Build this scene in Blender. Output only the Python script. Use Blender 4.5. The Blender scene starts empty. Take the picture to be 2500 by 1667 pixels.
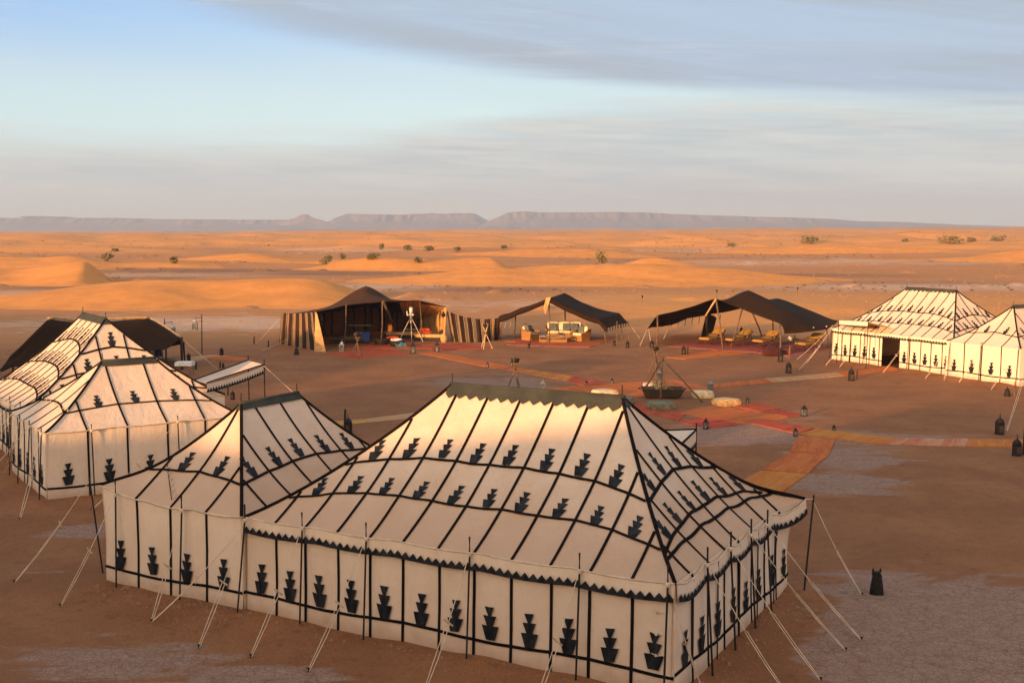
import bpy, math, random
import numpy as np
from mathutils import Vector, Matrix, noise
random.seed(7); rng = np.random.default_rng(7)
R = math.radians
scn = bpy.context.scene; COL = scn.collection

# ------------------------------------------------------------------ camera
FPX = 2850.0; CAMH = 8.0; PITCH = math.atan((833.5-560)/FPX)
cam = bpy.data.cameras.new('camera'); cam.lens = 36*FPX/2500; cam.sensor_width = 36
cam.clip_start = 0.5; cam.clip_end = 30000
co = bpy.data.objects.new('camera', cam); COL.objects.link(co)
co.location = (0, 0, CAMH); co.rotation_euler = (math.pi/2-PITCH, 0, 0); scn.camera = co
# ------------------------------------------------------------------ light
SUN_EL = R(7.6); SD = Vector((.6, .8))            # direction the light travels over the ground
world = bpy.data.worlds.new('World'); scn.world = world; world.use_nodes = True
SKY_STRENGTH = 0.12
scn.view_settings.view_transform = 'Standard'; scn.view_settings.look = 'None'
scn.view_settings.exposure = 1.4; scn.view_settings.gamma = 1; scn.view_settings.use_curve_mapping = False
sun = bpy.data.lights.new('sun', 'SUN'); sun.energy = 3.45; sun.angle = R(1.2); sun.color = (1, .51, .215)
so = bpy.data.objects.new('sun', sun); COL.objects.link(so)
sdir = Vector((SD.x*math.cos(SUN_EL), SD.y*math.cos(SUN_EL), -math.sin(SUN_EL)))
so.rotation_euler = sdir.to_track_quat('-Z', 'Y').to_euler()
so['label'] = 'low evening sun'

def nd(nt, t, **kw):
    n = nt.nodes.new(t)
    for k, v in kw.items():
        if k.startswith('i_'): n.inputs[int(k[2:])].default_value = v
        else: setattr(n, k, v)
    return n
def math_n(nt, op, a, b=None, c=None, clamp=False):
    n = nt.nodes.new('ShaderNodeMath'); n.operation = op; n.use_clamp = clamp
    for i, v in enumerate((a, b, c)):
        if v is None: continue
        if isinstance(v, (int, float)): n.inputs[i].default_value = v
        else: nt.links.new(v, n.inputs[i])
    return n.outputs[0]
def mix_n(nt, f, a, b, blend='MIX'):
    n = nt.nodes.new('ShaderNodeMix'); n.data_type = 'RGBA'; n.blend_type = blend
    for i, v in ((0, f), (6, a), (7, b)):
        if isinstance(v, (int, float)): n.inputs[i].default_value = v
        elif isinstance(v, tuple): n.inputs[i].default_value = (*v, 1) if len(v) == 3 else v
        else: nt.links.new(v, n.inputs[i])
    return n.outputs[2]
def noise_n(nt, vec, scale, detail=4, rough=.55, dist=0):
    n = nt.nodes.new('ShaderNodeTexNoise'); n.inputs['Scale'].default_value = scale
    n.inputs['Detail'].default_value = detail; n.inputs['Roughness'].default_value = rough
    n.inputs['Distortion'].default_value = dist
    if vec is not None: nt.links.new(vec, n.inputs['Vector'])
    return n.outputs['Fac']
def smooth_n(nt, v, lo, hi, a=0., b=1.):
    n = nt.nodes.new('ShaderNodeMapRange'); n.interpolation_type = 'SMOOTHSTEP'; n.clamp = True
    nt.links.new(v, n.inputs[0])
    for i, x in enumerate((lo, hi, a, b)): n.inputs[1+i].default_value = x
    return n.outputs[0]
def vmul(nt, vec, s):
    n = nt.nodes.new('ShaderNodeVectorMath'); n.operation = 'MULTIPLY'
    nt.links.new(vec, n.inputs[0]); n.inputs[1].default_value = s; return n.outputs[0]

def build_world():
    nt = world.node_tree; nt.nodes.clear()
    out = nd(nt, 'ShaderNodeOutputWorld'); bg = nd(nt, 'ShaderNodeBackground')
    bg.inputs['Strength'].default_value = SKY_STRENGTH
    nt.links.new(bg.outputs[0], out.inputs[0])
    sky = nd(nt, 'ShaderNodeTexSky'); sky.sky_type = 'NISHITA'; sky.sun_disc = False
    sky.sun_elevation = SUN_EL; sky.sun_rotation = math.atan2(-SD.x, -SD.y)
    sky.altitude = 600; sky.air_density = 1.0; sky.dust_density = 1.2; sky.ozone_density = 1.0
    tc = nd(nt, 'ShaderNodeTexCoord'); dirv = tc.outputs['Generated']
    sep = nd(nt, 'ShaderNodeSeparateXYZ'); nt.links.new(dirv, sep.inputs[0]); X, Y, Z = sep.outputs
    # clouds live on a flat layer above the desert: direction / height gives their plan position
    zc = math_n(nt, 'ADD', math_n(nt, 'MAXIMUM', Z, 0.0), .045)
    cx = math_n(nt, 'DIVIDE', X, zc); cy = math_n(nt, 'DIVIDE', Y, zc)
    comb = nd(nt, 'ShaderNodeCombineXYZ'); nt.links.new(cx, comb.inputs[0]); nt.links.new(cy, comb.inputs[1])
    P = comb.outputs[0]
    rot = nd(nt, 'ShaderNodeMapping'); rot.inputs['Rotation'].default_value = (0, 0, R(28)); rot.inputs['Scale'].default_value = (.35, 1.1, 1)
    nt.links.new(P, rot.inputs[0]); PR = rot.outputs[0]
    n1 = noise_n(nt, PR, 1.1, 7, .6, .6); n2 = noise_n(nt, PR, .35, 5, .5, .3); n3 = noise_n(nt, PR, 4.5, 5, .6, .5)
    el = math_n(nt, 'MULTIPLY', math_n(nt, 'ARCSINE', Z), 57.2958)
    az = math_n(nt, 'MULTIPLY', math_n(nt, 'ARCTAN2', X, Y), 57.2958)
    azc = math_n(nt, 'MAXIMUM', math_n(nt, 'MINIMUM', az, 25.), -60.)
    line = math_n(nt, 'ADD', math_n(nt, 'ADD', math_n(nt, 'MULTIPLY', azc, -.145), 7.25),
                  math_n(nt, 'MULTIPLY', math_n(nt, 'MULTIPLY', azc, azc), .0022))
    d = math_n(nt, 'SUBTRACT', el, line)
    dn = math_n(nt, 'ADD', d, math_n(nt, 'MULTIPLY', math_n(nt, 'SUBTRACT', n1, .5), 1.8))
    sheet = smooth_n(nt, dn, -.4, 1.2)
    sheet = math_n(nt, 'MULTIPLY', sheet, smooth_n(nt, n2, .22, .5, .62, 1.0))
    # low streaky bank
    cs = nd(nt, 'ShaderNodeCombineXYZ'); nt.links.new(math_n(nt, 'MULTIPLY', az, .045), cs.inputs[0]); nt.links.new(math_n(nt, 'ADD', math_n(nt, 'MULTIPLY', el, .62), math_n(nt, 'MULTIPLY', az, .022)), cs.inputs[1])
    st = noise_n(nt, cs.outputs[0], 1.5, 8, .62, .5); st2 = noise_n(nt, cs.outputs[0], .8, 6, .6, .2)
    low_line = smooth_n(nt, azc, -12., 4., 3.7, 5.7)
    dl = math_n(nt, 'SUBTRACT', low_line, el)
    low = smooth_n(nt, math_n(nt, 'ADD', dl, math_n(nt, 'MULTIPLY', math_n(nt, 'SUBTRACT', st, .5), 3.8)), -.9, 1.0)
    low = math_n(nt, 'MULTIPLY', low, smooth_n(nt, st2, .25, .55, .55, 1.))
    low = math_n(nt, 'MULTIPLY', low, smooth_n(nt, Z, .0, .03, .3, 1.0))
    wisp = math_n(nt, 'MULTIPLY', smooth_n(nt, math_n(nt, 'ADD', math_n(nt, 'MULTIPLY', st, .5), math_n(nt, 'MULTIPLY', noise_n(nt, vmul(nt, cs.outputs[0], (1, 1.5, 1)), 5.5, 7, .66, .6), .5)), .53, .68), math_n(nt, 'MULTIPLY', smooth_n(nt, el, 2., 9., .8, .3), smooth_n(nt, el, .5, 2.5)))
    k = 1/SKY_STRENGTH
    def c(r, g, b): return (r*k*CL, g*k*CL, b*k*CL)
    CL = .395
    skyc = mix_n(nt, 1., sky.outputs[0], (2.0, 1.62, 1.25), 'MULTIPLY')
    hz = smooth_n(nt, Z, .0, .19)
    clear = mix_n(nt, hz, c(.70, .73, .64), c(.205, .465, .90))
    mid = math_n(nt, 'MULTIPLY', smooth_n(nt, Z, .015, .08), smooth_n(nt, Z, .08, .17, 1., 0.))
    clear = mix_n(nt, mid, clear, c(.48, .73, .88))
    back = smooth_n(nt, Y, -.35, .35)
    clear = mix_n(nt, math_n(nt, 'MULTIPLY', back, .85), skyc, clear)
    cs2 = nd(nt, 'ShaderNodeCombineXYZ'); nt.links.new(math_n(nt, 'MULTIPLY', az, .03), cs2.inputs[0]); nt.links.new(math_n(nt, 'ADD', math_n(nt, 'MULTIPLY', el, .62), math_n(nt, 'MULTIPLY', az, .10)), cs2.inputs[1])
    stf = noise_n(nt, vmul(nt, cs.outputs[0], (1, 1.5, 1)), 5.5, 7, .66, .6); st3 = noise_n(nt, cs2.outputs[0], 1.1, 8, .6, .3)
    shade = mix_n(nt, smooth_n(nt, math_n(nt, 'ADD', math_n(nt, 'MULTIPLY', st3, .85), math_n(nt, 'MULTIPLY', stf, .15)), .36, .62), c(.42, .50, .59), c(.46, .585, .75))
    shade = mix_n(nt, smooth_n(nt, Z, .05, .11), c(.52, .56, .60), shade)
    glow = smooth_n(nt, Y, -.8, .3, 1., 0.)
    shade = mix_n(nt, math_n(nt, 'MULTIPLY', glow, .75), shade, c(1.15, .80, .56))
    res = mix_n(nt, sheet, clear, shade)
    lowc = mix_n(nt, smooth_n(nt, math_n(nt, 'ADD', math_n(nt, 'MULTIPLY', st, .6), math_n(nt, 'MULTIPLY', stf, .4)), .38, .60), c(.52, .59, .625), c(.71, .735, .70))
    lowc = mix_n(nt, smooth_n(nt, el, .3, 3.2), c(.705, .705, .635), lowc)
    lowc = mix_n(nt, math_n(nt, 'MULTIPLY', glow, .75), lowc, c(1.25, .86, .58))
    gap = math_n(nt, 'MULTIPLY', smooth_n(nt, d, -2.2, -.5), smooth_n(nt, d, -.5, .5, 1., 0.)); gap = math_n(nt, 'MULTIPLY', gap, smooth_n(nt, azc, -14., 6., .15, .8))
    res = mix_n(nt, math_n(nt, 'MULTIPLY', gap, smooth_n(nt, st2, .3, .6)), res, c(.68, .86, .90))
    res = mix_n(nt, low, res, lowc)
    res = mix_n(nt, wisp, res, c(.80, .80, .76))
    nt.links.new(res, bg.inputs['Color'])
build_world()
# ------------------------------------------------------------------ pixel helpers (used once, to measure places on the ground)
def ray(px, py):
    a = (px-1250)/FPX; b = -(py-833.5)/FPX; c, s = math.cos(PITCH), math.sin(PITCH)
    return Vector((a, c+b*s, -s+b*c))
def AT(px, py, y):
    d = ray(px, py); return Vector((0, 0, CAMH))+d*(y/d.y)
def G(px, py, z=0.):
    d = ray(px, py); return Vector((0, 0, CAMH))+d*((z-CAMH)/d.z)
def dep(py): return math.atan((py-833.5)/FPX)+PITCH
def HT(py, y): return CAMH-y*math.tan(dep(py))
# ------------------------------------------------------------------ tags and mesh builder
def tag(o, label=None, cat=None, group=None, kind=None):
    if label: o['label'] = label
    if cat: o['category'] = cat
    if group: o['group'] = group
    if kind: o['kind'] = kind
    return o
def thing(name, label, cat, loc=(0, 0, 0), rz=0, group=None):
    o = bpy.data.objects.new(name, None); COL.objects.link(o); o.empty_display_size = .1
    o.location = loc; o.rotation_euler = (0, 0, rz); return tag(o, label, cat, group)
class MB:
    def __init__(s): s.v = []; s.f = []; s.uv = None
    def add(s, vs, fs):
        n = len(s.v); s.v += [tuple(v) for v in vs]; s.f += [tuple(i+n for i in f) for f in fs]; return s
    def box(s, c, d, rz=0, tp=1.0, M=None):
        hx, hy, hz = d[0]/2, d[1]/2, d[2]/2; vs = []
        for z in (-1, 1):
            k = tp if z > 0 else 1
            for x, y in ((-1, -1), (1, -1), (1, 1), (-1, 1)):
                p = Vector((x*hx*k, y*hy*k, z*hz))
                if rz: p.rotate(Matrix.Rotation(rz, 3, 'Z'))
                if M is not None: p = M @ p
                vs.append(p+Vector(c))
        return s.add(vs, [(3, 2, 1, 0), (4, 5, 6, 7), (0, 1, 5, 4), (1, 2, 6, 5), (2, 3, 7, 6), (3, 0, 4, 7)])
    def tube(s, pts, r, n=6, r2=None, closed=False):
        pts = [Vector(p) for p in pts]; m = len(pts); vs = []; fs = []
        for i, p in enumerate(pts):
            t = (pts[(i+1) % m if closed else min(i+1, m-1)]-pts[(i-1) % m if closed else max(i-1, 0)]).normalized()
            a = t.cross(Vector((0, 0, 1)))
            if a.length < .05: a = t.cross(Vector((0, 1, 0)))
            a.normalize(); b = t.cross(a)
            rr = r if r2 is None else r+(r2-r)*i/(m-1)
            for j in range(n):
                an = 2*math.pi*j/n; vs.append(p+a*math.cos(an)*rr+b*math.sin(an)*rr)
        for i in range(m if closed else m-1):
            for j in range(n):
                k = (i+1) % m
                fs.append((i*n+j, i*n+(j+1) % n, k*n+(j+1) % n, k*n+j))
        if not closed: fs += [tuple(range(n))[::-1], tuple((m-1)*n+j for j in range(n))]
        return s.add(vs, fs)
    def lathe(s, prof, n=12, c=(0, 0, 0), rot=0):
        vs = []; fs = []
        for r, z in prof:
            for j in range(n):
                a = 2*math.pi*j/n+rot; vs.append((c[0]+r*math.cos(a), c[1]+r*math.sin(a), c[2]+z))
        m = len(prof)
        for i in range(m-1):
            for j in range(n): fs.append((i*n+j, i*n+(j+1) % n, (i+1)*n+(j+1) % n, (i+1)*n+j))
        fs += [tuple(range(n))[::-1], tuple((m-1)*n+j for j in range(n))]
        return s.add(vs, fs)
    def grid(s, fn, nu, nv, keep=None):
        vs = [fn(i/nu, j/nv) for j in range(nv+1) for i in range(nu+1)]
        fs = [(j*(nu+1)+i, j*(nu+1)+i+1, (j+1)*(nu+1)+i+1, (j+1)*(nu+1)+i) for j in range(nv) for i in range(nu)
              if keep is None or keep(i, j)]
        return s.add(vs, fs)
    def mesh(s, name, mat, smooth=False):
        me = bpy.data.meshes.new(name); me.from_pydata(s.v, [], s.f)
        if s.uv is not None:
            uvl = me.uv_layers.new(name='UVMap'); idx = np.empty(len(me.loops), np.int32); me.loops.foreach_get('vertex_index', idx)
            uvl.data.foreach_set('uv', np.array(s.uv, np.float32)[idx].ravel())
        me.materials.append(mat)
        if smooth: me.polygons.foreach_set('use_smooth', [True]*len(me.polygons))
        me.update(); return me
    def build(s, name, mat, parent=None, smooth=False):
        o = bpy.data.objects.new(name, s.mesh(name, mat, smooth)); COL.objects.link(o)
        if parent is not None: o.parent = parent
        return o
def link_mesh(name, me, parent=None):
    o = bpy.data.objects.new(name, me); COL.objects.link(o); o.parent = parent; return o
def copy_tree(o, parent=None):
    c = o.copy(); COL.objects.link(c); c.parent = parent
    for ch in list(KIDS.get(o.name, [])) or [x for x in bpy.data.objects if x.parent == o]: copy_tree(ch, c)
    return c
KIDS = {}
# ------------------------------------------------------------------ materials
def mat(name, col, rough=.85, col2=None, nscale=4., bump=0., bscale=60., metal=0., spread=(.35, .65), stretch=None, coord='Object', sheen=0, trans=0, ao=None):
    m = bpy.data.materials.new(name); m.use_nodes = True; nt = m.node_tree; b = nt.nodes['Principled BSDF']
    b.inputs['Roughness'].default_value = rough; b.inputs['Metallic'].default_value = metal
    b.inputs['Specular IOR Level'].default_value = .25 if rough < .99 else .06
    tc = nd(nt, 'ShaderNodeTexCoord'); vec = tc.outputs[coord]
    if stretch: vec = vmul(nt, vec, stretch)
    if col2 is None: col2 = tuple(c*.72 for c in col)
    f = smooth_n(nt, noise_n(nt, vec, nscale, 6, .6), *spread)
    c = mix_n(nt, f, col2, col)
    nt.links.new(c, b.inputs['Base Color'])
    if bump:
        bn = nd(nt, 'ShaderNodeBump'); bn.inputs['Strength'].default_value = bump; bn.inputs['Distance'].default_value = .02
        nt.links.new(noise_n(nt, vec, bscale, 4, .6), bn.inputs['Height']); nt.links.new(bn.outputs[0], b.inputs['Normal'])
    if trans:
        b.inputs['Transmission Weight'].default_value = trans
    return m
def canvas_mat(name, col, dirt, wr=.35, dust=0.):
    m = bpy.data.materials.new(name); m.use_nodes = True; nt = m.node_tree; b = nt.nodes['Principled BSDF']
    b.inputs['Roughness'].default_value = .9; b.inputs['Specular IOR Level'].default_value = .15
    tc = nd(nt, 'ShaderNodeTexCoord'); vec = tc.outputs['Object']
    a = smooth_n(nt, noise_n(nt, vec, .9, 5, .6, .4), .38, .72); s2 = smooth_n(nt, noise_n(nt, vec, 7, 6, .7), .5, .85)
    c = mix_n(nt, math_n(nt, 'MULTIPLY', a, .55), col, dirt); c = mix_n(nt, math_n(nt, 'MULTIPLY', s2, .35), c, tuple(x*.7 for x in dirt))
    # dust thrown up along the foot of the walls
    sp = nd(nt, 'ShaderNodeSeparateXYZ'); nt.links.new(vec, sp.inputs[0])
    if dust:   # dust settled on the flat skirts of the roof
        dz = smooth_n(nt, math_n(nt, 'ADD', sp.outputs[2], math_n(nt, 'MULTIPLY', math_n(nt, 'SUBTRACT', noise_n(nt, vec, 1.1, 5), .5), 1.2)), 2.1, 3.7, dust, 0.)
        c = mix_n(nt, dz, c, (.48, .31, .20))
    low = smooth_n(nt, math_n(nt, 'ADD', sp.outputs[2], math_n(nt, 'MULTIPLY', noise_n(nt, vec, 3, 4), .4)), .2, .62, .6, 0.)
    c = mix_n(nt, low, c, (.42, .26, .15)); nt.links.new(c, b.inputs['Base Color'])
    h = math_n(nt, 'ADD', math_n(nt, 'ADD', math_n(nt, 'MULTIPLY', noise_n(nt, vmul(nt, vec, (1, 1, .35)), 2.2, 3, .5, .8), 1.), math_n(nt, 'MULTIPLY', noise_n(nt, vmul(nt, vec, (1.6, 1.6, .3)), 4.5, 3, .55, 1.4), .45)), math_n(nt, 'MULTIPLY', noise_n(nt, vec, 60, 3), .03))
    bn = nd(nt, 'ShaderNodeBump'); bn.inputs['Strength'].default_value = wr; bn.inputs['Distance'].default_value = .06
    nt.links.new(h, bn.inputs['Height']); nt.links.new(bn.outputs[0], b.inputs['Normal'])
    return m
def stripe_mat(name, stops, scale, axis='x', wob=.02, rough=.95, coord='UV', bump=.3):
    # woven stripes: stops = [(pos, colour), ...] repeated every 1/scale
    m = bpy.data.materials.new(name); m.use_nodes = True; nt = m.node_tree; b = nt.nodes['Principled BSDF']
    b.inputs['Roughness'].default_value = rough; b.inputs['Specular IOR Level'].default_value = .1
    tc = nd(nt, 'ShaderNodeTexCoord'); vec = tc.outputs[coord]
    sp = nd(nt, 'ShaderNodeSeparateXYZ'); nt.links.new(vec, sp.inputs[0])
    x = sp.outputs[0 if axis == 'x' else 1]
    x = math_n(nt, 'ADD', math_n(nt, 'MULTIPLY', x, scale), math_n(nt, 'MULTIPLY', noise_n(nt, vec, 2.5, 3), wob*scale))
    fr = math_n(nt, 'FRACT', x)
    cr = nd(nt, 'ShaderNodeValToRGB'); cr.color_ramp.interpolation = 'CONSTANT'; e = cr.color_ramp.elements
    while len(e) < len(stops): e.new(.5)
    for i, (p, c) in enumerate(stops): e[i].position = p; e[i].color = (*c, 1)
    nt.links.new(fr, cr.inputs[0])
    f = noise_n(nt, vec, 9, 6, .7)
    c = mix_n(nt, smooth_n(nt, f, .3, .8, 0., .4), cr.outputs[0], mix_n(nt, .25, (.01, .006, .004), cr.outputs[0])); nt.links.new(c, b.inputs['Base Color'])
    bn = nd(nt, 'ShaderNodeBump'); bn.inputs['Strength'].default_value = bump; bn.inputs['Distance'].default_value = .02
    nt.links.new(noise_n(nt, vec, 25, 4), bn.inputs['Height']); nt.links.new(bn.outputs[0], b.inputs['Normal'])
    return m
M = {}
M['canvas'] = canvas_mat('cream_canvas', (.70, .55, .42), (.58, .42, .29), .55)
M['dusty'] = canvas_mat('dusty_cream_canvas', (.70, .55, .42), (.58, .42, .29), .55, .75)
M['canvas_wall'] = canvas_mat('cream_wall_canvas', (.80, .66, .52), (.70, .55, .41), .5)
M['tape'] = mat('black_tape', (.014, .010, .009), .995)
M['motif'] = mat('slate_applique', (.034, .037, .042), .995, (.012, .013, .016), 6., .3, 30, stretch=(1, 1, .4))
M['cap'] = mat('grey_green_cap', (.055, .056, .042), .8, (.034, .036, .028), 2., .25, 12)
M['pole'] = mat('dark_iron_pole', (.022, .018, .016), .6)
M['rope'] = mat('pale_rope', (.75, .62, .46), .9, bump=.3, bscale=200)
M['peg'] = mat('peg_wood', (.55, .38, .2), .8)
def hairm(name, c1, c2, sc): return stripe_mat(name, [(0, c1), (.46, c2), (.52, tuple(x*1.6 for x in c1)), (.56, c1)], sc, 'y', .03)
M['hair'] = hairm('goat_hair_cloth', (.030, .014, .006), (.022, .010, .0045), 7)
M['hair_warm'] = hairm('brown_hair_cloth', (.072, .030, .010), (.052, .021, .008), 7)
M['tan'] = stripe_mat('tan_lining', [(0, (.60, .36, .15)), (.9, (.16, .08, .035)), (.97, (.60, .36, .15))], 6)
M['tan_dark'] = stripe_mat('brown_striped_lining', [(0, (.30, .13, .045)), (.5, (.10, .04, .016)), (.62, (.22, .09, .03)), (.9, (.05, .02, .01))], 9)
M['tan_plain'] = mat('tan_cloth', (.62, .38, .17), .9, (.45, .25, .1), 4, .4, 25)
M['stripe'] = stripe_mat('striped_hair_cloth', [(0, (.035, .018, .010)), (.30, (.55, .44, .30)), (.335, (.05, .025, .014)), (.42, (.26, .16, .08)), (.62, (.07, .04, .02)), (.66, (.55, .44, .30)), (.69, (.04, .02, .012))], 6.5)
M['wood'] = mat('weathered_wood', (.20, .13, .075), .85, (.09, .055, .03), 6, .4, 30, stretch=(3, 3, .5))
M['wood_dark'] = mat('dark_wood', (.045, .03, .02), .85)
M['iron'] = mat('dark_pierced_iron', (.035, .030, .026), .6, (.014, .012, .011), 25., .6, 40, metal=.4)
M['tin'] = mat('aged_tin', (.34, .35, .36), .4, (.2, .19, .18), 20, metal=.7)
M['glass'] = mat('lantern_glass', (.5, .55, .55), .15, trans=.85)
M['wax'] = mat('candle_wax', (.85, .8, .68), .6)
M['trough'] = mat('blackened_steel', (.055, .052, .045), .7, (.10, .055, .03), 3, .4, 20, metal=.3)
M['log'] = mat('pale_firewood', (.55, .38, .2), .9, (.3, .18, .09), 12, .5, 30)
M['pouf_cream'] = mat('cream_pouf_cloth', (.82, .66, .42), .9, (.5, .34, .18), 5, .4, 20)
M['pouf_green'] = mat('olive_pouf_cloth', (.21, .20, .125), .9, (.11, .11, .07), 5, .4, 20)
M['pouf_yellow'] = mat('yellow_pouf_cloth', (.82, .54, .25), .9, (.5, .28, .1), 5, .4, 20)
M['wicker'] = mat('wicker', (.42, .22, .075), .7, (.2, .1, .035), 40, .9, 60)
M['cream'] = mat('cream_cushion', (.80, .72, .52), .9)
M['blue'] = mat('grey_blue_cushion', (.13, .16, .17), .9)
M['mustard'] = mat('mustard_mattress', (.40, .23, .06), .9, (.28, .15, .035), 5)
M['bolster'] = mat('brown_bolster', (.16, .10, .05), .9)
M['red'] = mat('red_cushion', (.55, .08, .025), .9, (.35, .05, .02), 6)
M['maroon'] = mat('maroon_leather', (.09, .022, .014), .6, (.05, .014, .01), 6)
M['white'] = mat('white_paint', (.75, .75, .74), .5)
M['teal'] = mat('teal_cloth', (.06, .17, .20), .9)
M['royal'] = mat('royal_blue_cloth', (.025, .05, .20), .8, (.07, .13, .32), 14)
M['leaf'] = mat('dusty_olive_leaf', (.25, .20, .075), .8, (.14, .115, .04), 3)
M['scrub'] = mat('dry_scrub_leaf', (.30, .17, .07), .9, (.16, .09, .035), .5)
M['twig'] = mat('dry_twig', (.18, .11, .06), .9)
M['stone'] = mat('dusty_clod', (.33, .19, .115), .95, (.22, .12, .07), 5, .6, 20)
def rugm(name, c1, c2, c3=None, sc=5.):
    m = bpy.data.materials.new(name); m.use_nodes = True; nt = m.node_tree; b = nt.nodes['Principled BSDF']
    b.inputs['Roughness'].default_value = .95; b.inputs['Specular IOR Level'].default_value = .1
    uv = nd(nt, 'ShaderNodeTexCoord').outputs['UV']
    f = smooth_n(nt, noise_n(nt, vmul(nt, uv, (sc, .5, 1)), 1.6, 4, .6), .4, .6)
    f2 = smooth_n(nt, noise_n(nt, vmul(nt, uv, (sc*6, 3, 1)), 1.5, 4, .6), .35, .65)
    c = mix_n(nt, f, c1, c2); c = mix_n(nt, math_n(nt, 'MULTIPLY', f2, .45), c, c3 or c2)
    dust = smooth_n(nt, noise_n(nt, nd(nt, 'ShaderNodeTexCoord').outputs['Object'], 1.3, 5, .6), .5, .8, 0., .5)
    c = mix_n(nt, dust, c, (.32, .17, .09)); nt.links.new(c, b.inputs['Base Color'])
    bn = nd(nt, 'ShaderNodeBump'); bn.inputs['Strength'].default_value = .5; bn.inputs['Distance'].default_value = .02
    nt.links.new(noise_n(nt, vmul(nt, uv, (60, 6, 1)), 1.5, 3), bn.inputs['Height']); nt.links.new(bn.outputs[0], b.inputs['Normal'])
    return m
M['r_orange'] = rugm('orange_rug', (.46, .13, .035), (.36, .085, .024), (.56, .20, .06))
M['r_red'] = rugm('red_rug', (.36, .07, .034), (.27, .04, .022), (.50, .14, .06))
M['r_dark'] = rugm('crimson_rug', (.28, .03, .025), (.42, .06, .035), (.5, .12, .06))
M['r_gold'] = rugm('gold_rug', (.46, .19, .035), (.42, .12, .025), (.55, .25, .07))
M['r_pale'] = rugm('faded_pink_rug', (.50, .25, .14), (.42, .11, .045), (.52, .3, .18), 8)
M['r_cream'] = rugm('cream_rug', (.48, .30, .15), (.42, .22, .10), (.45, .2, .08))
M['r_yellow'] = rugm('yellow_rug', (.50, .30, .08), (.42, .2, .05), (.5, .25, .08))
M['r_stripe'] = stripe_mat('pink_striped_rug', [(0, (.35, .05, .05)), (.3, (.62, .35, .28)), (.45, (.22, .03, .04)), (.7, (.6, .3, .25)), (.8, (.42, .06, .04))], 14, wob=.03)
M['r_kilim'] = stripe_mat('kilim', [(0, (.45, .06, .03)), (.4, (.5, .36, .25)), (.55, (.12, .04, .03)), (.75, (.55, .12, .04))], 12, wob=.03)
# ------------------------------------------------------------------ terrain
TT = math.tan(SUN_EL)
CU = [-260, -120, -100, -70, -57, -48, -45, -37, -35, -33, -31.0, -29.2, -28, -24.6, -22.8, -19, -15, -12, -9, 0, 30, 80, 140]
CV = [0, 6.5, 8.4, 8.2, 7.9, 7.0, 4.9, 5.0, 5.7, 4.8, 4.25, 4.9, 8.4, 8.5, 5.3, 5.25, 6.1, 6.7, 8.6, 9.4, 9.4, 7.4, 0]  # unseen dune crest behind the camera, heights shaped to cast the camp's shade
def nz(x, y, s, seed=0):
    # smooth value noise, vectorised
    x = np.asarray(x, float)/s+seed*17.3; y = np.asarray(y, float)/s-seed*9.1
    xi = np.floor(x).astype(np.int64); yi = np.floor(y).astype(np.int64); fx = x-xi; fy = y-yi
    def h(a, b):
        n = (a*374761393+b*668265263+seed*974711) & 0xffffffff
        n = ((n ^ (n >> 13))*1274126177) & 0xffffffff
        return ((n ^ (n >> 16)) & 0xffff)/65535.
    fx = fx*fx*(3-2*fx); fy = fy*fy*(3-2*fy)
    return (h(xi, yi)*(1-fx)+h(xi+1, yi)*fx)*(1-fy)+(h(xi, yi+1)*(1-fx)+h(xi+1, yi+1)*fx)*fy
def sst(x, a, b): t = np.clip((x-a)/(b-a), 0, 1); return t*t*(3-2*t)
TENTS = [  # origin (front left corner), x direction, length, width
    dict(o=(-5.55, 23.85), d=(.875, -.485), L=9.5, W=6.85),
    dict(o=(-5.62, 23.8), d=(.485, .875), L=6.2, W=4.05),
    dict(o=(-13.65, 33.7), d=(.83, .56), L=6.0, W=4.95),
    dict(o=(-20.05, 44.05), d=(.56, -.83), L=6.9, W=6.9),
    dict(o=(19.55, 70.9), d=(.49, -.87), L=9.0, W=6.6),
    dict(o=(25.75, 58.8), d=(.87, .49), L=6.2, W=4.6)]
for t_ in TENTS:
    v = Vector(t_['d']).normalized(); t_['d'] = (v.x, v.y)
def rim(x, y):
    # distance outside the tent walls
    best = np.full(np.shape(x), 99.)
    for t in TENTS:
        dx = x-t['o'][0]; dy = y-t['o'][1]; a = dx*t['d'][0]+dy*t['d'][1]; b = -dx*t['d'][1]+dy*t['d'][0]
        qx = np.abs(a-t['L']/2)-t['L']/2; qy = np.abs(b-t['W']/2)-t['W']/2
        d = np.hypot(np.maximum(qx, 0), np.maximum(qy, 0))+np.minimum(np.maximum(qx, qy), 0)
        best = np.minimum(best, d)
    return best
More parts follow.
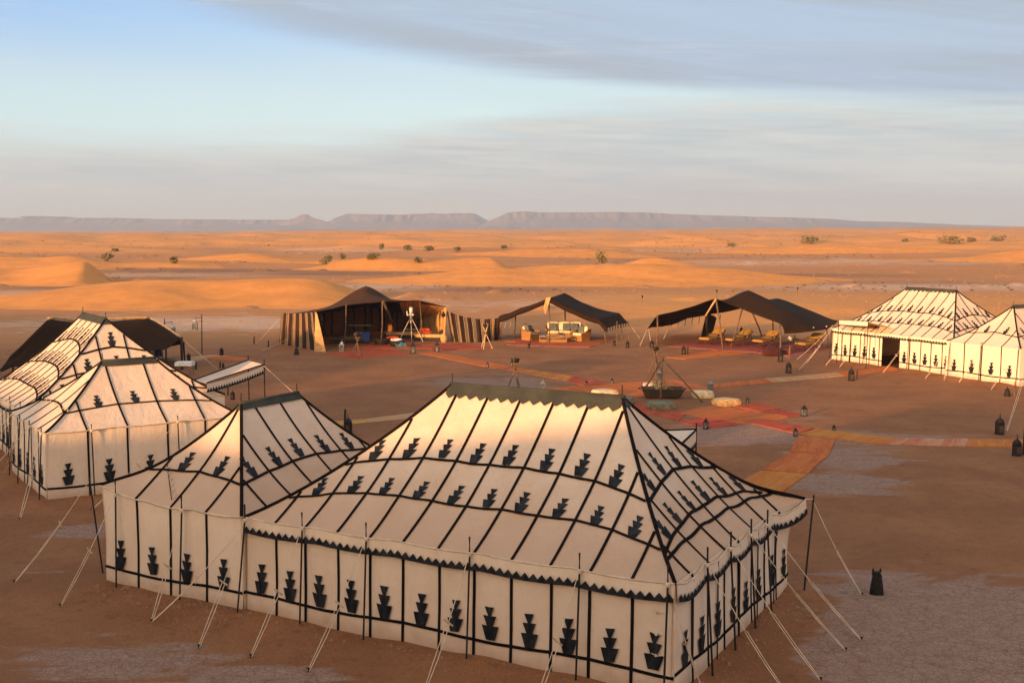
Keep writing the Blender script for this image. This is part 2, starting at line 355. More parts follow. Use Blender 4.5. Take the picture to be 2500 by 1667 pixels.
def ground_h(x, y, detail=True):
    x = np.asarray(x, float); y = np.asarray(y, float); r = np.hypot(x, y)
    u = SD.y*x-SD.x*y; s = SD.x*x+SD.y*y
    crest = np.interp(u, CU, CV)+12*TT; crest = np.where(np.interp(u, CU, CV) <= 0, 0, crest)  # crest of the unseen dune behind the camera
    toe = 6.5+np.clip((u+16)/16, 0, 1)*6
    p = np.where(s > -12, 1-sst(s, -12, toe), sst(s, -60, -12))
    z = crest*p
    z = z+.05*(nz(x, y, 4, 1)-.5)*sst(r, 12, 20)+.018*(nz(x, y, .9, 2)-.5)
    z = z+.25*(nz(x, y, 30, 3)-.5)*sst(r, 85, 130)
    d = rim(x, y)
    z = z+.10*np.exp(-(np.maximum(d-.15, 0)/.55)**2)*(.35+1.1*nz(x, y, .8, 5))*(d > -.4)
    # trampled sand bank behind the canopy and the right-hand tents
    z = z+.75*sst(y, 92, 112)*(1-sst(y, 118, 150))*sst(x, -4, 14)*(.75+.5*nz(x, y, 7, 6))
    z = z+.10*(nz(x, y, 1.4, 7)-.5)*sst(y, 88, 96)*(1-sst(y, 118, 150))*sst(x, 2, 10)
    # small sand heaps on the flats
    h = nz(x, y, 5, 8); z = z+.55*sst(h, .84, 1.)*sst(r, 95, 110)*(1-sst(r, 330, 420))*(.4+.6*nz(x, y, .8, 9))
    # far dune field
    fa = sst(r, 235, 560); sl = 22+np.clip(r, 0, 2600)*.035
    sx = x/1.9+.25*y; sy = y
    q = nz(sx/1., sy, 34, 11)*.6+nz(sx, sy, 15, 12)*.3+nz(sx, sy, 6, 15)*.1
    q2 = nz(sx, sy, 110, 13)*.65+nz(sx, sy, 55, 14)*.35
    z = z+fa*(5.2*np.maximum(q-.40, 0)*2.0)*(1-.5*sst(r, 2500, 3500))+sst(r, 210, 330)*(1-sst(r, 700, 1100))*2.2*np.maximum(nz(sx, sy, 27, 17)*.7+nz(sx, sy, 9, 18)*.3-.52, 0)*2.5+sst(r, 650, 1400)*6.0*np.maximum(q2-.45, 0)*1.6
    az = np.arctan2(x, y); base = np.interp(az, [-.6, -.42, -.3, -.1, .1, .42, .6], [-3.5, -3.5, -2.5, 1.0, 1.8, 6.0, 6.5])
    z = z+base*sst(r, 500, 1500)*(y > 0)
    return z
def bump_(px, y, crest_py, rx, ry, rxr=None, px_is_x=False):
    return ((px-1250)/FPX*y, y, rx, rxr or rx, ry, HT(crest_py, y)+.25)
DUNES = [
 ('long rippled orange dune directly behind the black tents on the left', [bump_(370, 136, 679, 15, 15, 9), bump_(130, 128, 728, 15, 10), bump_(745, 139, 675, 12, 15, 6), bump_(560, 136, 705, 9, 11)]),
 ('steep dune with a sharp dark crest at the far left', [bump_(222, 182, 646, 11, 13, 3.0), bump_(60, 185, 664, 15, 9, 9), bump_(-90, 180, 655, 15, 12, 8)]),
 ('broad smooth dune behind the sharp crested one on the left', [bump_(125, 250, 616, 26, 13, 12), bump_(440, 256, 638, 22, 11, 9), bump_(-150, 250, 640, 20, 12)]),
 ('low wide dune left of the middle with a rounded back', [bump_(640, 290, 620, 22, 14, 12), bump_(870, 275, 628, 14, 10, 8), bump_(520, 300, 640, 18, 12)]),
 ('wide central dune rising behind the black tents', [bump_(1480, 192, 637, 24, 18), bump_(1160, 184, 660, 14, 12, 8), bump_(1700, 190, 662, 17, 12), bump_(960, 192, 680, 12, 12), bump_(1900, 182, 690, 16, 8)]),
 ('small dune with a shaded lee side left of the wide central one', [bump_(1180, 236, 628, 14, 9, 4), bump_(990, 232, 640, 14, 9), bump_(880, 236, 640, 10, 8)]),
 ('orange dune on the plain beyond the upright green bush', [bump_(1330, 350, 608, 24, 14), bump_(1120, 345, 622, 18, 11)]),
 ('little grey backed dune right of the upright green bush', [bump_(1570, 262, 630, 5, 6, 8), bump_(1630, 262, 637, 7, 6)]),
 ('long flat dune on the right plain under the round bushes', [bump_(2040, 385, 599, 32, 18), bump_(1850, 380, 610, 24, 14), bump_(2220, 380, 612, 20, 12)]),
 ('broad dune cut off by the right edge of the view', [bump_(2620, 300, 602, 26, 16), bump_(2380, 296, 628, 22, 10), bump_(2200, 290, 640, 14, 8)]),
 ('low dune ridge far away on the left plain', [bump_(100, 560, 588, 26, 22, 14), bump_(330, 540, 596, 40, 20)]),
 ('peaked orange dune at the far left skyline', [bump_(58, 820, 576, 18, 20, 14), bump_(170, 800, 579, 18, 20, 10)]),
]
def dune_h(b, x, y):
    z = np.zeros(np.shape(x))
    for cx, cy, rl, rr, ry, h in b:
        wx = x-cx+.18*(y-cy)+3*(nz(x, y, 14, 21)-.5); rx = np.where(wx < 0, rl, rr)
        wy = y-cy+4*(nz(x, y, 18, 22)-.5)
        e = (wx/rx)**2+(wy/np.where(wy < 0, ry, ry*.62))**2
        z = np.maximum(z, 0); g = h*np.exp(-e*1.05)
        k = .8; z = np.logaddexp(z/k, g/k)*k-k*math.log(2)*np.exp(-np.abs(z+g)) if False else np.sqrt(z**2+g**2+.35*z*g)
    z = z*(1+.34*(nz(x+.5*y, y, 11, 23)-.5)+.5*(nz(x*.6+.3*y, y, 21, 24)-.5))+np.minimum(z, 1)*.22*(nz(x*.5+y*.4, y, 4.5, 25)-.5)
    return z-.30
def terrain(x, y):
    z = ground_h(x, y)
    for n, b in DUNES: z = np.maximum(z, dune_h(b, x, y)+0*z+.0)
    return z
def drop(px, py, far=1600.):
    # where the line of sight first meets the ground
    d = ray(px, py); ys = np.geomspace(18, far, 5000); X = d.x/d.y*ys; Zr = CAMH+d.z/d.y*ys
    T = terrain(X, ys); hit = np.nonzero(T >= Zr)[0]
    i = hit[0] if len(hit) else len(ys)-1
    return Vector((X[i], ys[i], T[i]))
def gz(x, y): return float(ground_h(np.array([x]), np.array([y]))[0])
def on(px, py):
    p = G(px, py); p = G(px, py, gz(p.x, p.y)); return p

def sand_mat(dune):
    m = bpy.data.materials.new('dune_sand' if dune else 'desert_ground'); m.use_nodes = True; nt = m.node_tree; b = nt.nodes['Principled BSDF']
    b.inputs['Roughness'].default_value = .95; b.inputs['Specular IOR Level'].default_value = .1
    vec = nd(nt, 'ShaderNodeTexCoord').outputs['Object']
    n1 = noise_n(nt, vec, .35, 7, .6, .5); n2 = noise_n(nt, vec, 2.6, 7, .65, .3); n3 = noise_n(nt, vec, 14, 5, .7)
    if dune:
        c = mix_n(nt, smooth_n(nt, n1, .3, .7), (.58, .25, .068), (.70, .31, .088))
        c = mix_n(nt, smooth_n(nt, n3, .3, .75, 0, .3), c, (.47, .20, .055))
    else:
        at = nd(nt, 'ShaderNodeAttribute', attribute_name='crust').outputs['Fac']
        sand = mix_n(nt, smooth_n(nt, n1, .3, .7), (.28, .122, .054), (.37, .17, .075))
        sand = mix_n(nt, smooth_n(nt, n2, .45, .75, 0, .45), sand, (.20, .082, .036))
        crust = mix_n(nt, smooth_n(nt, n2, .3, .7), (.33, .20, .145), (.42, .275, .20))
        crust = mix_n(nt, smooth_n(nt, n3, .5, .8, 0, .5), crust, (.19, .11, .07))
        ck = nd(nt, 'ShaderNodeTexVoronoi'); ck.feature = 'DISTANCE_TO_EDGE'; ck.inputs['Scale'].default_value = 5.5; nt.links.new(vec, ck.inputs['Vector'])
        crust = mix_n(nt, smooth_n(nt, ck.outputs['Distance'], .0, .09, .45, 0.), crust, (.14, .07, .045))
        stre = noise_n(nt, vmul(nt, vec, (.35, 1.1, 1)), .9, 6, .65, .8)
        f = smooth_n(nt, math_n(nt, 'ADD', at, math_n(nt, 'MULTIPLY', math_n(nt, 'SUBTRACT', stre, .5), 1.5)), .46, .62)
        c = mix_n(nt, f, sand, crust)
        c = mix_n(nt, math_n(nt, 'MULTIPLY', nd(nt, 'ShaderNodeAttribute', attribute_name='litter').outputs['Fac'], .75), c, mix_n(nt, f, (.66, .31, .115), (.80, .53, .35)))  # sunlight on the flats put into the colour as a lighter tone
        c = mix_n(nt, nd(nt, 'ShaderNodeAttribute', attribute_name='sandy').outputs['Fac'], c, mix_n(nt, smooth_n(nt, n2, .3, .7), (.68, .31, .09), (.80, .385, .13)))
        c = mix_n(nt, nd(nt, 'ShaderNodeAttribute', attribute_name='stony_shade').outputs['Fac'], c, mix_n(nt, smooth_n(nt, n2, .35, .7), (.17, .085, .05), (.33, .20, .13)))  # valley and lee shade of the dunes painted dark, mixed with stones
        # dark scrub and stone litter on the flats
        sc = smooth_n(nt, noise_n(nt, vmul(nt, vec, (.5, 1.6, 1)), .55, 7, .75), .66, .76)
        sc = math_n(nt, 'MULTIPLY', sc, nd(nt, 'ShaderNodeAttribute', attribute_name='litter').outputs['Fac'])
        c = mix_n(nt, sc, c, (.16, .09, .05))
    nt.links.new(c, b.inputs['Base Color'])
    n4 = noise_n(nt, vec, 38, 3, .6)
    if not dune: c2_ = mix_n(nt, smooth_n(nt, n4, .3, .7, .0, .5), c, (.08, .035, .017)); c2_ = mix_n(nt, smooth_n(nt, n3, .55, .8, .0, .35), c2_, (.5, .33, .22)); vo = nd(nt, 'ShaderNodeTexVoronoi'); vo.inputs['Scale'].default_value = 2.4; vo.inputs['Randomness'].default_value = 1.; nt.links.new(vmul(nt, vec, (1, .8, 1)), vo.inputs['Vector']); ft = math_n(nt, 'MULTIPLY', smooth_n(nt, vo.outputs['Distance'], .12, .24, 1, 0), smooth_n(nt, noise_n(nt, vec, .5, 3), .42, .6, 0., .38)); c2_ = mix_n(nt, ft, c2_, (.13, .055, .026)); nt.links.new(c2_, b.inputs['Base Color'])  # shade of footprint hollows painted as darker spots
    h = math_n(nt, 'MULTIPLY', n2, .5); h = math_n(nt, 'ADD', h, math_n(nt, 'MULTIPLY', n3, .22))
    if dune:
        w = nd(nt, 'ShaderNodeTexWave'); w.wave_type = 'BANDS'; w.bands_direction = 'DIAGONAL'; w.inputs['Scale'].default_value = 2.6
        w.inputs['Distortion'].default_value = 5; w.inputs['Detail'].default_value = 2; w.inputs['Detail Scale'].default_value = .6
        nt.links.new(vmul(nt, vec, (1., .8, 0)), w.inputs['Vector'])
        h = math_n(nt, 'ADD', math_n(nt, 'MULTIPLY', h, .25), math_n(nt, 'MULTIPLY', w.outputs['Fac'], math_n(nt, 'MULTIPLY', smooth_n(nt, n1, .32, .6), .8)))
    else:
        fp = nd(nt, 'ShaderNodeTexVoronoi'); fp.inputs['Scale'].default_value = 3.2; fp.feature = 'SMOOTH_F1'; nt.links.new(vec, fp.inputs['Vector'])
        h = math_n(nt, 'ADD', h, math_n(nt, 'MULTIPLY', fp.outputs['Distance'], .25))
    bn = nd(nt, 'ShaderNodeBump'); bn.inputs['Strength'].default_value = .55 if dune else .9; bn.inputs['Distance'].default_value = .08
    nt.links.new(h, bn.inputs['Height']); nt.links.new(bn.outputs[0], b.inputs['Normal'])
    return m
M['ground'] = sand_mat(False); M['dune'] = sand_mat(True)
def np_mesh(name, V, F, mtl, attrs=None):
    me = bpy.data.meshes.new(name); me.vertices.add(len(V)); me.vertices.foreach_set('co', V.astype(np.float32).ravel())
    me.loops.add(F.size); me.loops.foreach_set('vertex_index', F.astype(np.int32).ravel())
    me.polygons.add(len(F)); me.polygons.foreach_set('loop_start', np.arange(0, F.size, F.shape[1], dtype=np.int32))
    me.polygons.foreach_set('use_smooth', np.ones(len(F), bool))
    me.update(calc_edges=True)
    for k, a in (attrs or {}).items():
        at = me.attributes.new(k, 'FLOAT', 'POINT'); at.data.foreach_set('value', a.astype(np.float32))
    me.materials.append(mtl); o = bpy.data.objects.new(name, me); COL.objects.link(o); return o
def gridF(nr, nc, keep=None):
    i = np.arange(nr-1)[:, None]*nc+np.arange(nc-1)[None, :]
    F = np.stack([i, i+1, i+1+nc, i+nc], -1).reshape(-1, 4)
    return F
def build_ground():
    rr = [0.5]
    while rr[-1] < 8200:
        r = rr[-1]; k = 1.05 if r < 16 else (1.0045 if r < 60 else (1.007 if r < 500 else 1.011)); rr.append(r*k+.02)
    rr = np.array(rr); th = np.concatenate([np.linspace(-180, -32, 60)[:-1], np.linspace(-32, 32, 620), np.linspace(32, 180, 60)[1:]])*math.pi/180
    Rr, Th = np.meshgrid(rr, th, indexing='ij'); X = Rr*np.sin(Th); Y = Rr*np.cos(Th); Z = ground_h(X, Y)
    V = np.stack([X, Y, Z], -1).reshape(-1, 3); F = gridF(len(rr), len(th))
    x = X.ravel(); y = Y.ravel(); r = np.hypot(x, y)
    cr = .30*sst(r, 80, 100)+.12*(1-sst(r, 80, 100))
    blobs = [(1830, 1060, 5.5, 3.2, .65), (2040, 1180, 2.6, 2.2, .7), (1850, 1010, 5, 2.0, .4), (2080, 1120, 3, 1.5, .6), (2380, 1500, 3.8, 3.0, .85), (2250, 1620, 3.4, 2.6, .75), (2000, 1440, 1.6, .8, .4), (1180, 925, 5, 4, .4), (1230, 945, 4, 3, .4),
             (130, 1600, 3, 2.2, .32), (450, 1640, 3, 1.5, .36), (760, 1660, 2, .8, .36), (200, 1300, 1.5, .8, .3), (110, 1385, 2.5, 1, .35), (500, 790, 18, 9, .5), (60, 720, 20, 12, .4), (600, 1000, 3, 2, .3), (220, 1290, 1.5, 1.2, .4), (1010, 1010, 6, 2, .2),
             (2300, 700, 30, 14, .4), (900, 700, 14, 12, .4), (1250, 745, 30, 10, .25), (2200, 1070, 5, 1.5, .35), (2150, 645, 60, 24, .35), (1200, 610, 70, 40, .45), (700, 615, 90, 40, .3), (1900, 615, 60, 30, .4), (400, 670, 26, 15, .3)]
    for px, py, ax, ay, w in blobs:
        p = G(px, py); cr = cr+w*np.exp(-((x-p.x)/ax)**2-((y-p.y)/ay)**2)
    d = rim(x, y); cr = cr-.5*np.exp(-(np.maximum(d, 0)/1.2)**2)
    cr = cr*(1-sst(r, 420, 520))
    sandy = sst(y, 90, 100)*(1-sst(y, 135, 160))*sst(x, 0, 14)*.8
    q = Z.ravel(); sandy = np.maximum(sandy, sst(r, 230, 420)*np.clip(.1+.35*sst(r, 380, 520)+(q-.5)*.9, 0, 1))
    litter = sst(r, 76, 98); stony_shade = np.zeros(len(x))  # litter also lightens the flats as painted sunlight
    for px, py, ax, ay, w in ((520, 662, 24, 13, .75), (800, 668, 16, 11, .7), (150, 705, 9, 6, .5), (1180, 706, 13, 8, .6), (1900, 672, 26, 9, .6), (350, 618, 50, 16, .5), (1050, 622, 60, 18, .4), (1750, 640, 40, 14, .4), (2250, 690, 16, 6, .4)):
        p = G(px, py); stony_shade = np.maximum(stony_shade, w*np.clip(1.5*np.exp(-((x-p.x)/ax)**2-((y-p.y)/ay)**2)+.9*(nz(x*.5, y, 9, 71)-.5), 0, 1)*np.exp(-.5*((x-p.x)/ax)**2-.5*((y-p.y)/ay)**2))  # darkens shaded valleys between dunes as well as stone patches
    # cut the seam triangle gaps: last column equals the first
    o = np_mesh('desert_ground', V, F[:, ::-1], M['ground'], dict(crust=cr, sandy=sandy, litter=litter, stony_shade=stony_shade)); tag(o, kind='structure')
build_ground()
def build_dunes():
    for lab, b in DUNES:
        x0 = min(c[0]-c[2]*2.1 for c in b)-4; x1 = max(c[0]+c[3]*2.1 for c in b)+4; y0 = min(c[1]-c[4]*2.1 for c in b)-4; y1 = max(c[1]+c[4]*2.1 for c in b)+4
        cy = (y0+y1)/2; st = max(.3, cy*.0022); nx = min(int((x1-x0)/st), 420); ny = min(int((y1-y0)/(st)), 300)
        X, Y = np.meshgrid(np.linspace(x0, x1, nx), np.linspace(y0, y1, ny)); D = dune_h(b, X, Y); Gd = ground_h(X, Y)
        # own sheet, dipping just under the ground at its foot
        Z = np.maximum(D+.04*(nz(X, Y, 2.2, 31)-.5), Gd-.35)
        V = np.stack([X, Y, Z], -1).reshape(-1, 3); F = gridF(ny, nx); K = (D > Gd-.3).ravel()
        F = F[K[F].any(1)]; used = np.unique(F); rem = np.zeros(len(V), int); rem[used] = np.arange(len(used))
        o = np_mesh('sand_dune', V[used], rem[F], M['dune']); tag(o, lab, kind='structure')
build_dunes()

# far mesas, each a solid ridge with cliff and talus
M['mesa'] = mat('mesa_rock', (.21, .16, .14), .95, (.14, .11, .10), .004, 0, spread=(.3, .7))
M['mesa_low'] = mat('dark_stony_hill', (.22, .14, .10), .95, (.14, .09, .065), .01, 0)
def mesa(name, label, prof, Y0, depth, mtl, cliff=.35, base=-3, top_flat=.25, seed=0, gul=1.):
    xs = []; px = prof[0][0]
    pxs = np.arange(prof[0][0], prof[-1][0]+.1, 3.); top = np.interp(pxs, [p[0] for p in prof], [p[1] for p in prof])
    X = (pxs-1250)/FPX*Y0; Ht = CAMH-Y0*np.tan(np.arctan((top-833.5)/FPX)+PITCH)
    ss = np.linspace(0, 1, 44); V = []
    for j, s in enumerate(ss):
        # front foot -> talus -> cliff -> plateau -> back
        g = (nz(X, np.zeros_like(X), 150, 40+seed)*.5+nz(X, np.full_like(X, s*400), 54, 41+seed)*.3+nz(X, np.full_like(X, s*300), 22, 42+seed)*.2-.5)*gul*1.2
        if s < .5: k = s/.5; f = np.where(k < .72, (k/.72)**1.25*(1-cliff), (1-cliff)+cliff*np.clip((k-.72)/.12, 0, 1)**.8); f = np.full_like(X, f) if np.ndim(f) == 0 else f
        else: k = (s-.5)/.5; f = np.full_like(X, 1-max(0, (k-top_flat)/(1-top_flat))**1.5)
        wob = np.sin(min(1, s/.5)*math.pi)*g
        Z = base+(Ht-base)*np.clip(f+.26*wob*(f < .99), 0, 1)
        Yv = Y0+(s-.5)*depth+g*depth*.22*(1 if s < .5 else 0)
        V.append(np.stack([X, Yv, Z], -1))
    V = np.stack(V).reshape(-1, 3); o = np_mesh(name, V, gridF(len(ss), len(pxs)), mtl); return tag(o, label, kind='structure')
mesa('far_mesa', 'long low mesa range on the left skyline with two small caps', [(-400, 540), (-100, 534), (0, 532), (78, 533), (83, 528), (118, 528), (123, 533), (145, 533), (152, 529), (162, 530), (170, 533), (290, 532), (400, 535), (520, 536), (640, 537), (700, 537), (800, 541), (900, 552), (960, 565)], 6900, 1200, M['mesa'], .35, seed=1)
mesa('far_butte', 'small pointed butte standing on the left range', [(690, 545), (712, 536), (728, 532), (736, 527), (742, 523), (752, 523), (758, 528), (770, 533), (790, 538), (815, 548)], 6700, 420, M['mesa'], .45, top_flat=.1, seed=2)
mesa('far_mesa', 'flat topped mesa left of the notch in the skyline', [(770, 560), (815, 541), (835, 530), (850, 522), (880, 523), (985, 525), (1000, 524), (1055, 521), (1090, 523), (1110, 521), (1155, 521), (1165, 524), (1176, 531), (1190, 538), (1200, 544), (1225, 556)], 6600, 1200, M['mesa'], .4, seed=3)
mesa('far_mesa', 'longest mesa right of the notch, sinking gently to the right', [(1165, 558), (1185, 543), (1205, 536), (1222, 529), (1238, 520), (1262, 518), (1280, 517), (1330, 519), (1420, 519), (1500, 518), (1580, 520), (1640, 523), (1800, 529), (1930, 532), (2000, 534), (2080, 540), (2200, 543), (2330, 549), (2460, 553), (2600, 558)], 6400, 1200, M['mesa'], .3, seed=4)
mesa('low_hill', 'dark rocky hill below the far mesas at the left edge', [(-300, 572), (0, 570), (90, 569), (160, 567), (220, 571), (300, 574), (420, 576), (600, 580)], 2700, 300, M['mesa_low'], .2, seed=5, gul=.6)
mesa('low_hill', 'thin dark hill line under the pointed butte', [(330, 575), (400, 565), (520, 564), (640, 566), (700, 562), (800, 561), (900, 565), (1050, 568), (1150, 572)], 3800, 300, M['mesa_low'], .2, seed=6, gul=.6)
# ------------------------------------------------------------------ the cream tents
TAPE_R = .03
class Tent:
    def __init__(s, spec, label, he, hr, hip, pan, sides, bands, motifs, flares=(), seed=0, wallmot=True, lb_side=None):
        s.L, s.W = spec['L'], spec['W']; s.he, s.hr = he, hr; s.hL, s.hR = hip if isinstance(hip, tuple) else (hip, hip); s.seed = seed; W2 = s.W/2
        s.q = [(s.hL, s.hR), (W2, W2), (s.hR, s.hL), (W2, W2)]
        dx, dy = spec['d']; s.ang = math.atan2(dy, dx); s.o = Vector((*spec['o'], 0))
        s.T = [s.W/2, s.hR, s.W/2, s.hL]; s.La = [s.L, s.W, s.L, s.W]
        s.fl = flares
        s.root = thing('canvas_tent', label, 'tent', s.world(s.L/2, s.W/2, 0), s.ang)
        s.c = Vector((s.L/2, s.W/2, 0)); s.pan = [max(1, round(l/pan)) for l in s.La]; s.posts = [2.0]*4
        s.scal = [.05]*4; s.sides = sides; s.bands = bands; s.motifs = motifs; s.wallmot = wallmot; s.cuts = {}
    def world(s, x, y, z):
        p = Vector((x, y, z)); p.rotate(Matrix.Rotation(s.ang, 3, 'Z')); return p+s.o
    def tolocal(s, w):
        p = Vector(w)-s.o; p.rotate(Matrix.Rotation(-s.ang, 3, 'Z')); return p-s.c
    def loc(s, k, a, t):
        return [(a, t), (s.L-t, a), (s.L-a, s.W-t), (t, s.W-a)][k]
    def warp(s, p):
        for cx, cy, fx, fy, r, dz in s.fl:
            d = math.hypot(p.x-cx, p.y-cy); f = math.exp(-(d/r)**2)*min(1, max(p.z, 0)/s.he)**5
            p = p+Vector((fx*f, fy*f, dz*f if p.z > s.he*.5 else 0))
        return p-s.c
    def hipfrac(s, k, a):   # fraction where this rib meets the hip
        q0, q1 = s.q[k]; return min(1, a/q0, (s.La[k]-a)/q1)
    def roof(s, k, a, v, off=0.):
        t = v*s.T[k]; x, y = s.loc(k, a, t)
        g = v-.34*v*(1-v)
        z = s.he+(s.hr-s.he)*g
        n = s.La[k]/s.posts[k]; pa = a/s.La[k]*round(n)
        z -= s.scal[k]*abs(math.sin(pa*math.pi))*(1-v)**3
        rb = a/s.La[k]*s.pan[k]; m = abs(math.sin(rb*math.pi)); hf = s.hipfrac(k, a)
        z -= .018*m*math.sin(min(1, v/max(hf, .05))*math.pi)
        z += .03*noise.noise(Vector((x*.8+s.seed*9, y*.8, 3)))*min(1, 4*v+.1)*min(1, 6*max(0, hf-v)+.05)
        if off:
            q = (s.hr-s.he)/s.T[k]; ln = math.hypot(1, q); x2, y2 = s.loc(k, a, t-off*q/ln); x, y = x2, y2; z += off/ln
        return s.warp(Vector((x, y, z)))
    def wall(s, k, a, z, off=0.):
        rb = a/s.La[k]*s.pan[k]; m = abs(math.sin(rb*math.pi)); zz = max(0, z)/s.he
        b = .03*m*math.sin(zz*math.pi)+.025*noise.noise(Vector((a*1.1, z*.9, k*7+s.seed)))*math.sin(min(1, zz)*math.pi)+.05*(1-zz)**2
        x, y = s.loc(k, a, .03-off-b)
        return s.warp(Vector((x, y, z)))
    def strip(s, name, mtl, fn, n, w, closed=False):
        # flat ribbon with a little thickness; fn(t, side, lift)
        mb = MB(); vs = []; fs = []
        for i in range(n+1):
            t = i/n; vs += [fn(t, -w/2, 0), fn(t, w/2, 0), fn(t, w/2*.8, .010), fn(t, -w/2*.8, .010)]
        for i in range(n):
            a = i*4
            for j in range(4): fs.append((a+j, a+(j+1) % 4, a+4+(j+1) % 4, a+4+j))
        fs += [(3, 2, 1, 0), (n*4, n*4+1, n*4+2, n*4+3)]
        mb.add(vs, fs); return mb.build(name, mtl, s.root)
    def motif(s, S, sc=1.):
        mb = MB()
        for z0, h, wt, wb in ((0, .25, .335, .18), (.245, .185, .26, .11), (.425, .165, .185, .05)):
            def f(u, v, z0=z0, h=h, wt=wt, wb=wb):
                w = (wb+(wt-wb)*v)*sc; return S((u-.5)*w, (z0+h*v)*sc)
            mb.grid(f, 2, 2)
        mb.build('motif', M['motif'], s.root)
    def build(s):
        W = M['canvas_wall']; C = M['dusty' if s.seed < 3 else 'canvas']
        mb = MB()
        for k in range(4):
            La = s.La[k]; q0, q1 = s.q[k]; nv = 20; nu = s.pan[k]*6
            def f(u, v, k=k, La=La, q0=q0, q1=q1): a0 = q0*v; a1 = La-q1*v; return s.roof(k, a0+(a1-a0)*u, v)
            mb.grid(f, nu, nv)
        mb.build('roof', C, s.root, True)
        for k in range(4):
            La = s.La[k]; segs = [(0, La)]
            if k in s.cuts: c0, c1 = s.cuts[k]; segs = [(0, c0), (c1, La)]
            for a0, a1 in segs:
                n = max(4, int((a1-a0)/s.La[k]*s.pan[k]*10)); m2 = MB()
                m2.grid(lambda u, v: s.wall(k, a0+(a1-a0)*u, -.08+(s.he+.06)*v), n, 18); m2.build('wall', W, s.root, True)
        # ribs, bands, motifs
        for k in s.sides:
            La = s.La[k]; n = s.pan[k]; pw = La/n; qn = (s.hr-s.he)/s.T[k]
            for i in range(1, n):
                a = i*pw; hf = s.hipfrac(k, a); vm = hf-(.02 if hf < 1 else .0)
                s.strip('rib_tape', M['tape'], lambda t, w, l: s.roof(k, a+w, t*vm, .012+l), 16, .062)
                if k in s.cuts and s.cuts[k][0]-.02 < a < s.cuts[k][1]+.02: continue
                s.strip('wall_tape', M['tape'], lambda t, w, l: s.wall(k, a+w+.02*math.sin(i*2.3), -.03+(s.he-.02)*t, .010+l), 8, .062)
            for vb in s.bands:
                q0, q1 = s.q[k]
                def bv(a, vb=vb, q0=q0, q1=q1, La=La):
                    e = max(0, 1-min(a-q0*vb, La-a-q1*vb)/(pw*2.6)); e = min(e, 1.15); return vb-.085*e*e+.006*noise.noise(Vector((a*.9, vb*7, s.seed)))
                a0 = q0*(vb-.085); a1 = La-q1*(vb-.085); s.strip('band_tape', M['tape'], lambda t, w, l: s.roof(k, a0+(a1-a0)*t, bv(a0+(a1-a0)*t)+w/s.T[k]*.8, .018+l), n*4, .062)
                if vb in s.motifs.get(k, ()):
                    for i in range(n):
                        a = (i+.5)*pw
                        if a < q0*(vb+.03) or La-a < q1*(vb+.03): continue
                        sl = math.hypot(1, qn); j1, j2, j3 = random.uniform(-.04, .04), random.uniform(-.08, .08), random.uniform(-.02, .02)
                        s.motif(lambda du, ds: s.roof(k, a+du+j1+ds*j2, bv(a+du)+(ds+.03+j3)/sl/s.T[k], .016), .88*random.uniform(.93, 1.06))
            # wall band and motifs
            segs = [(0, La)] if k not in s.cuts else [(0, s.cuts[k][0]), (s.cuts[k][1], La)]
            for a0, a1 in segs:
                s.strip('wall_band', M['tape'], lambda t, w, l: s.wall(k, a0+(a1-a0)*t, .42+w+.03*math.sin((a0+(a1-a0)*t)*1.7+s.seed), .016+l), max(4, n*3), .062)
            if s.wallmot:
                for i in range(n):
                    a = (i+.5)*pw
                    if k in s.cuts and s.cuts[k][0] < a < s.cuts[k][1]: continue
                    j1, j2, j3 = random.uniform(-.035, .035), random.uniform(-.07, .07), random.uniform(-.02, .02)
                    s.motif(lambda du, ds: s.wall(k, a+du+j1+ds*j2, .47+ds+j3+.012*math.sin(du*9+j1*60), .032), random.uniform(1.02, 1.12))
        # hip tapes
        hips = []
        for k in (0, 2):
            for e in (0, 1):
                La = s.La[k]; f = (lambda v, k=k, e=e: s.roof(k, s.q[k][0]*v if e == 0 else s.La[k]-s.q[k][1]*v, v)+Vector((0, 0, .012)))
                MB().tube([f(i/14) for i in range(15)], .038, 6).build('hip_tape', M['tape'], s.root, True)
        return s
    def cap(s, dv, teeth=True, pitch=.25, th=.11):
        # grey green cap over the ridge, its lower edge cut in teeth
        mb = MB()
        for k in (0, 2):
            a0, a1 = s.q[k][0]-.05, s.La[k]-s.q[k][1]+.05; n = max(4, int((a1-a0)/pitch))*2
            for i in range(n):
                x0 = a0+(a1-a0)*i/n; x1 = a0+(a1-a0)*(i+1)/n
                d0 = dv+(th if teeth and i % 2 else 0)/s.T[k]/1.3; d1 = dv+(th if teeth and i % 2 == 0 else 0)/s.T[k]/1.3
                p = [s.roof(k, x0, 1-d0, .03), s.roof(k, x1, 1-d1, .03), s.roof(k, x1, 1-dv*.5, .035), s.roof(k, x0, 1-dv*.5, .035), s.roof(k, x1, 1, .035), s.roof(k, x0, 1, .035)]
                mb.add(p, [(0, 1, 2, 3), (3, 2, 4, 5)])
        for k in (1, 3):
            a0, a1 = s.W/2-dv*s.W/2, s.W/2+dv*s.W/2
            mb.add([s.roof(k, a0, 1-dv, .03), s.roof(k, a1, 1-dv, .03), s.roof(k, s.W/2, 1, .035)], [(0, 1, 2)])
        mb.build('ridge_cap', M['cap'], s.root)
        a = s.roof(0, s.hL, 1); b = s.roof(0, s.L-s.hR, 1)
        MB().tube([a+Vector((-.06, 0, .02)), b+Vector((.06, 0, .02))], .045, 8).build('ridge_pole', M['cap'], s.root, True)
        for p in (a, b): MB().tube([p-Vector((0, 0, .1)), p+Vector((0, 0, .26))], .014, 5).build('pole_tip', M['pole'], s.root)
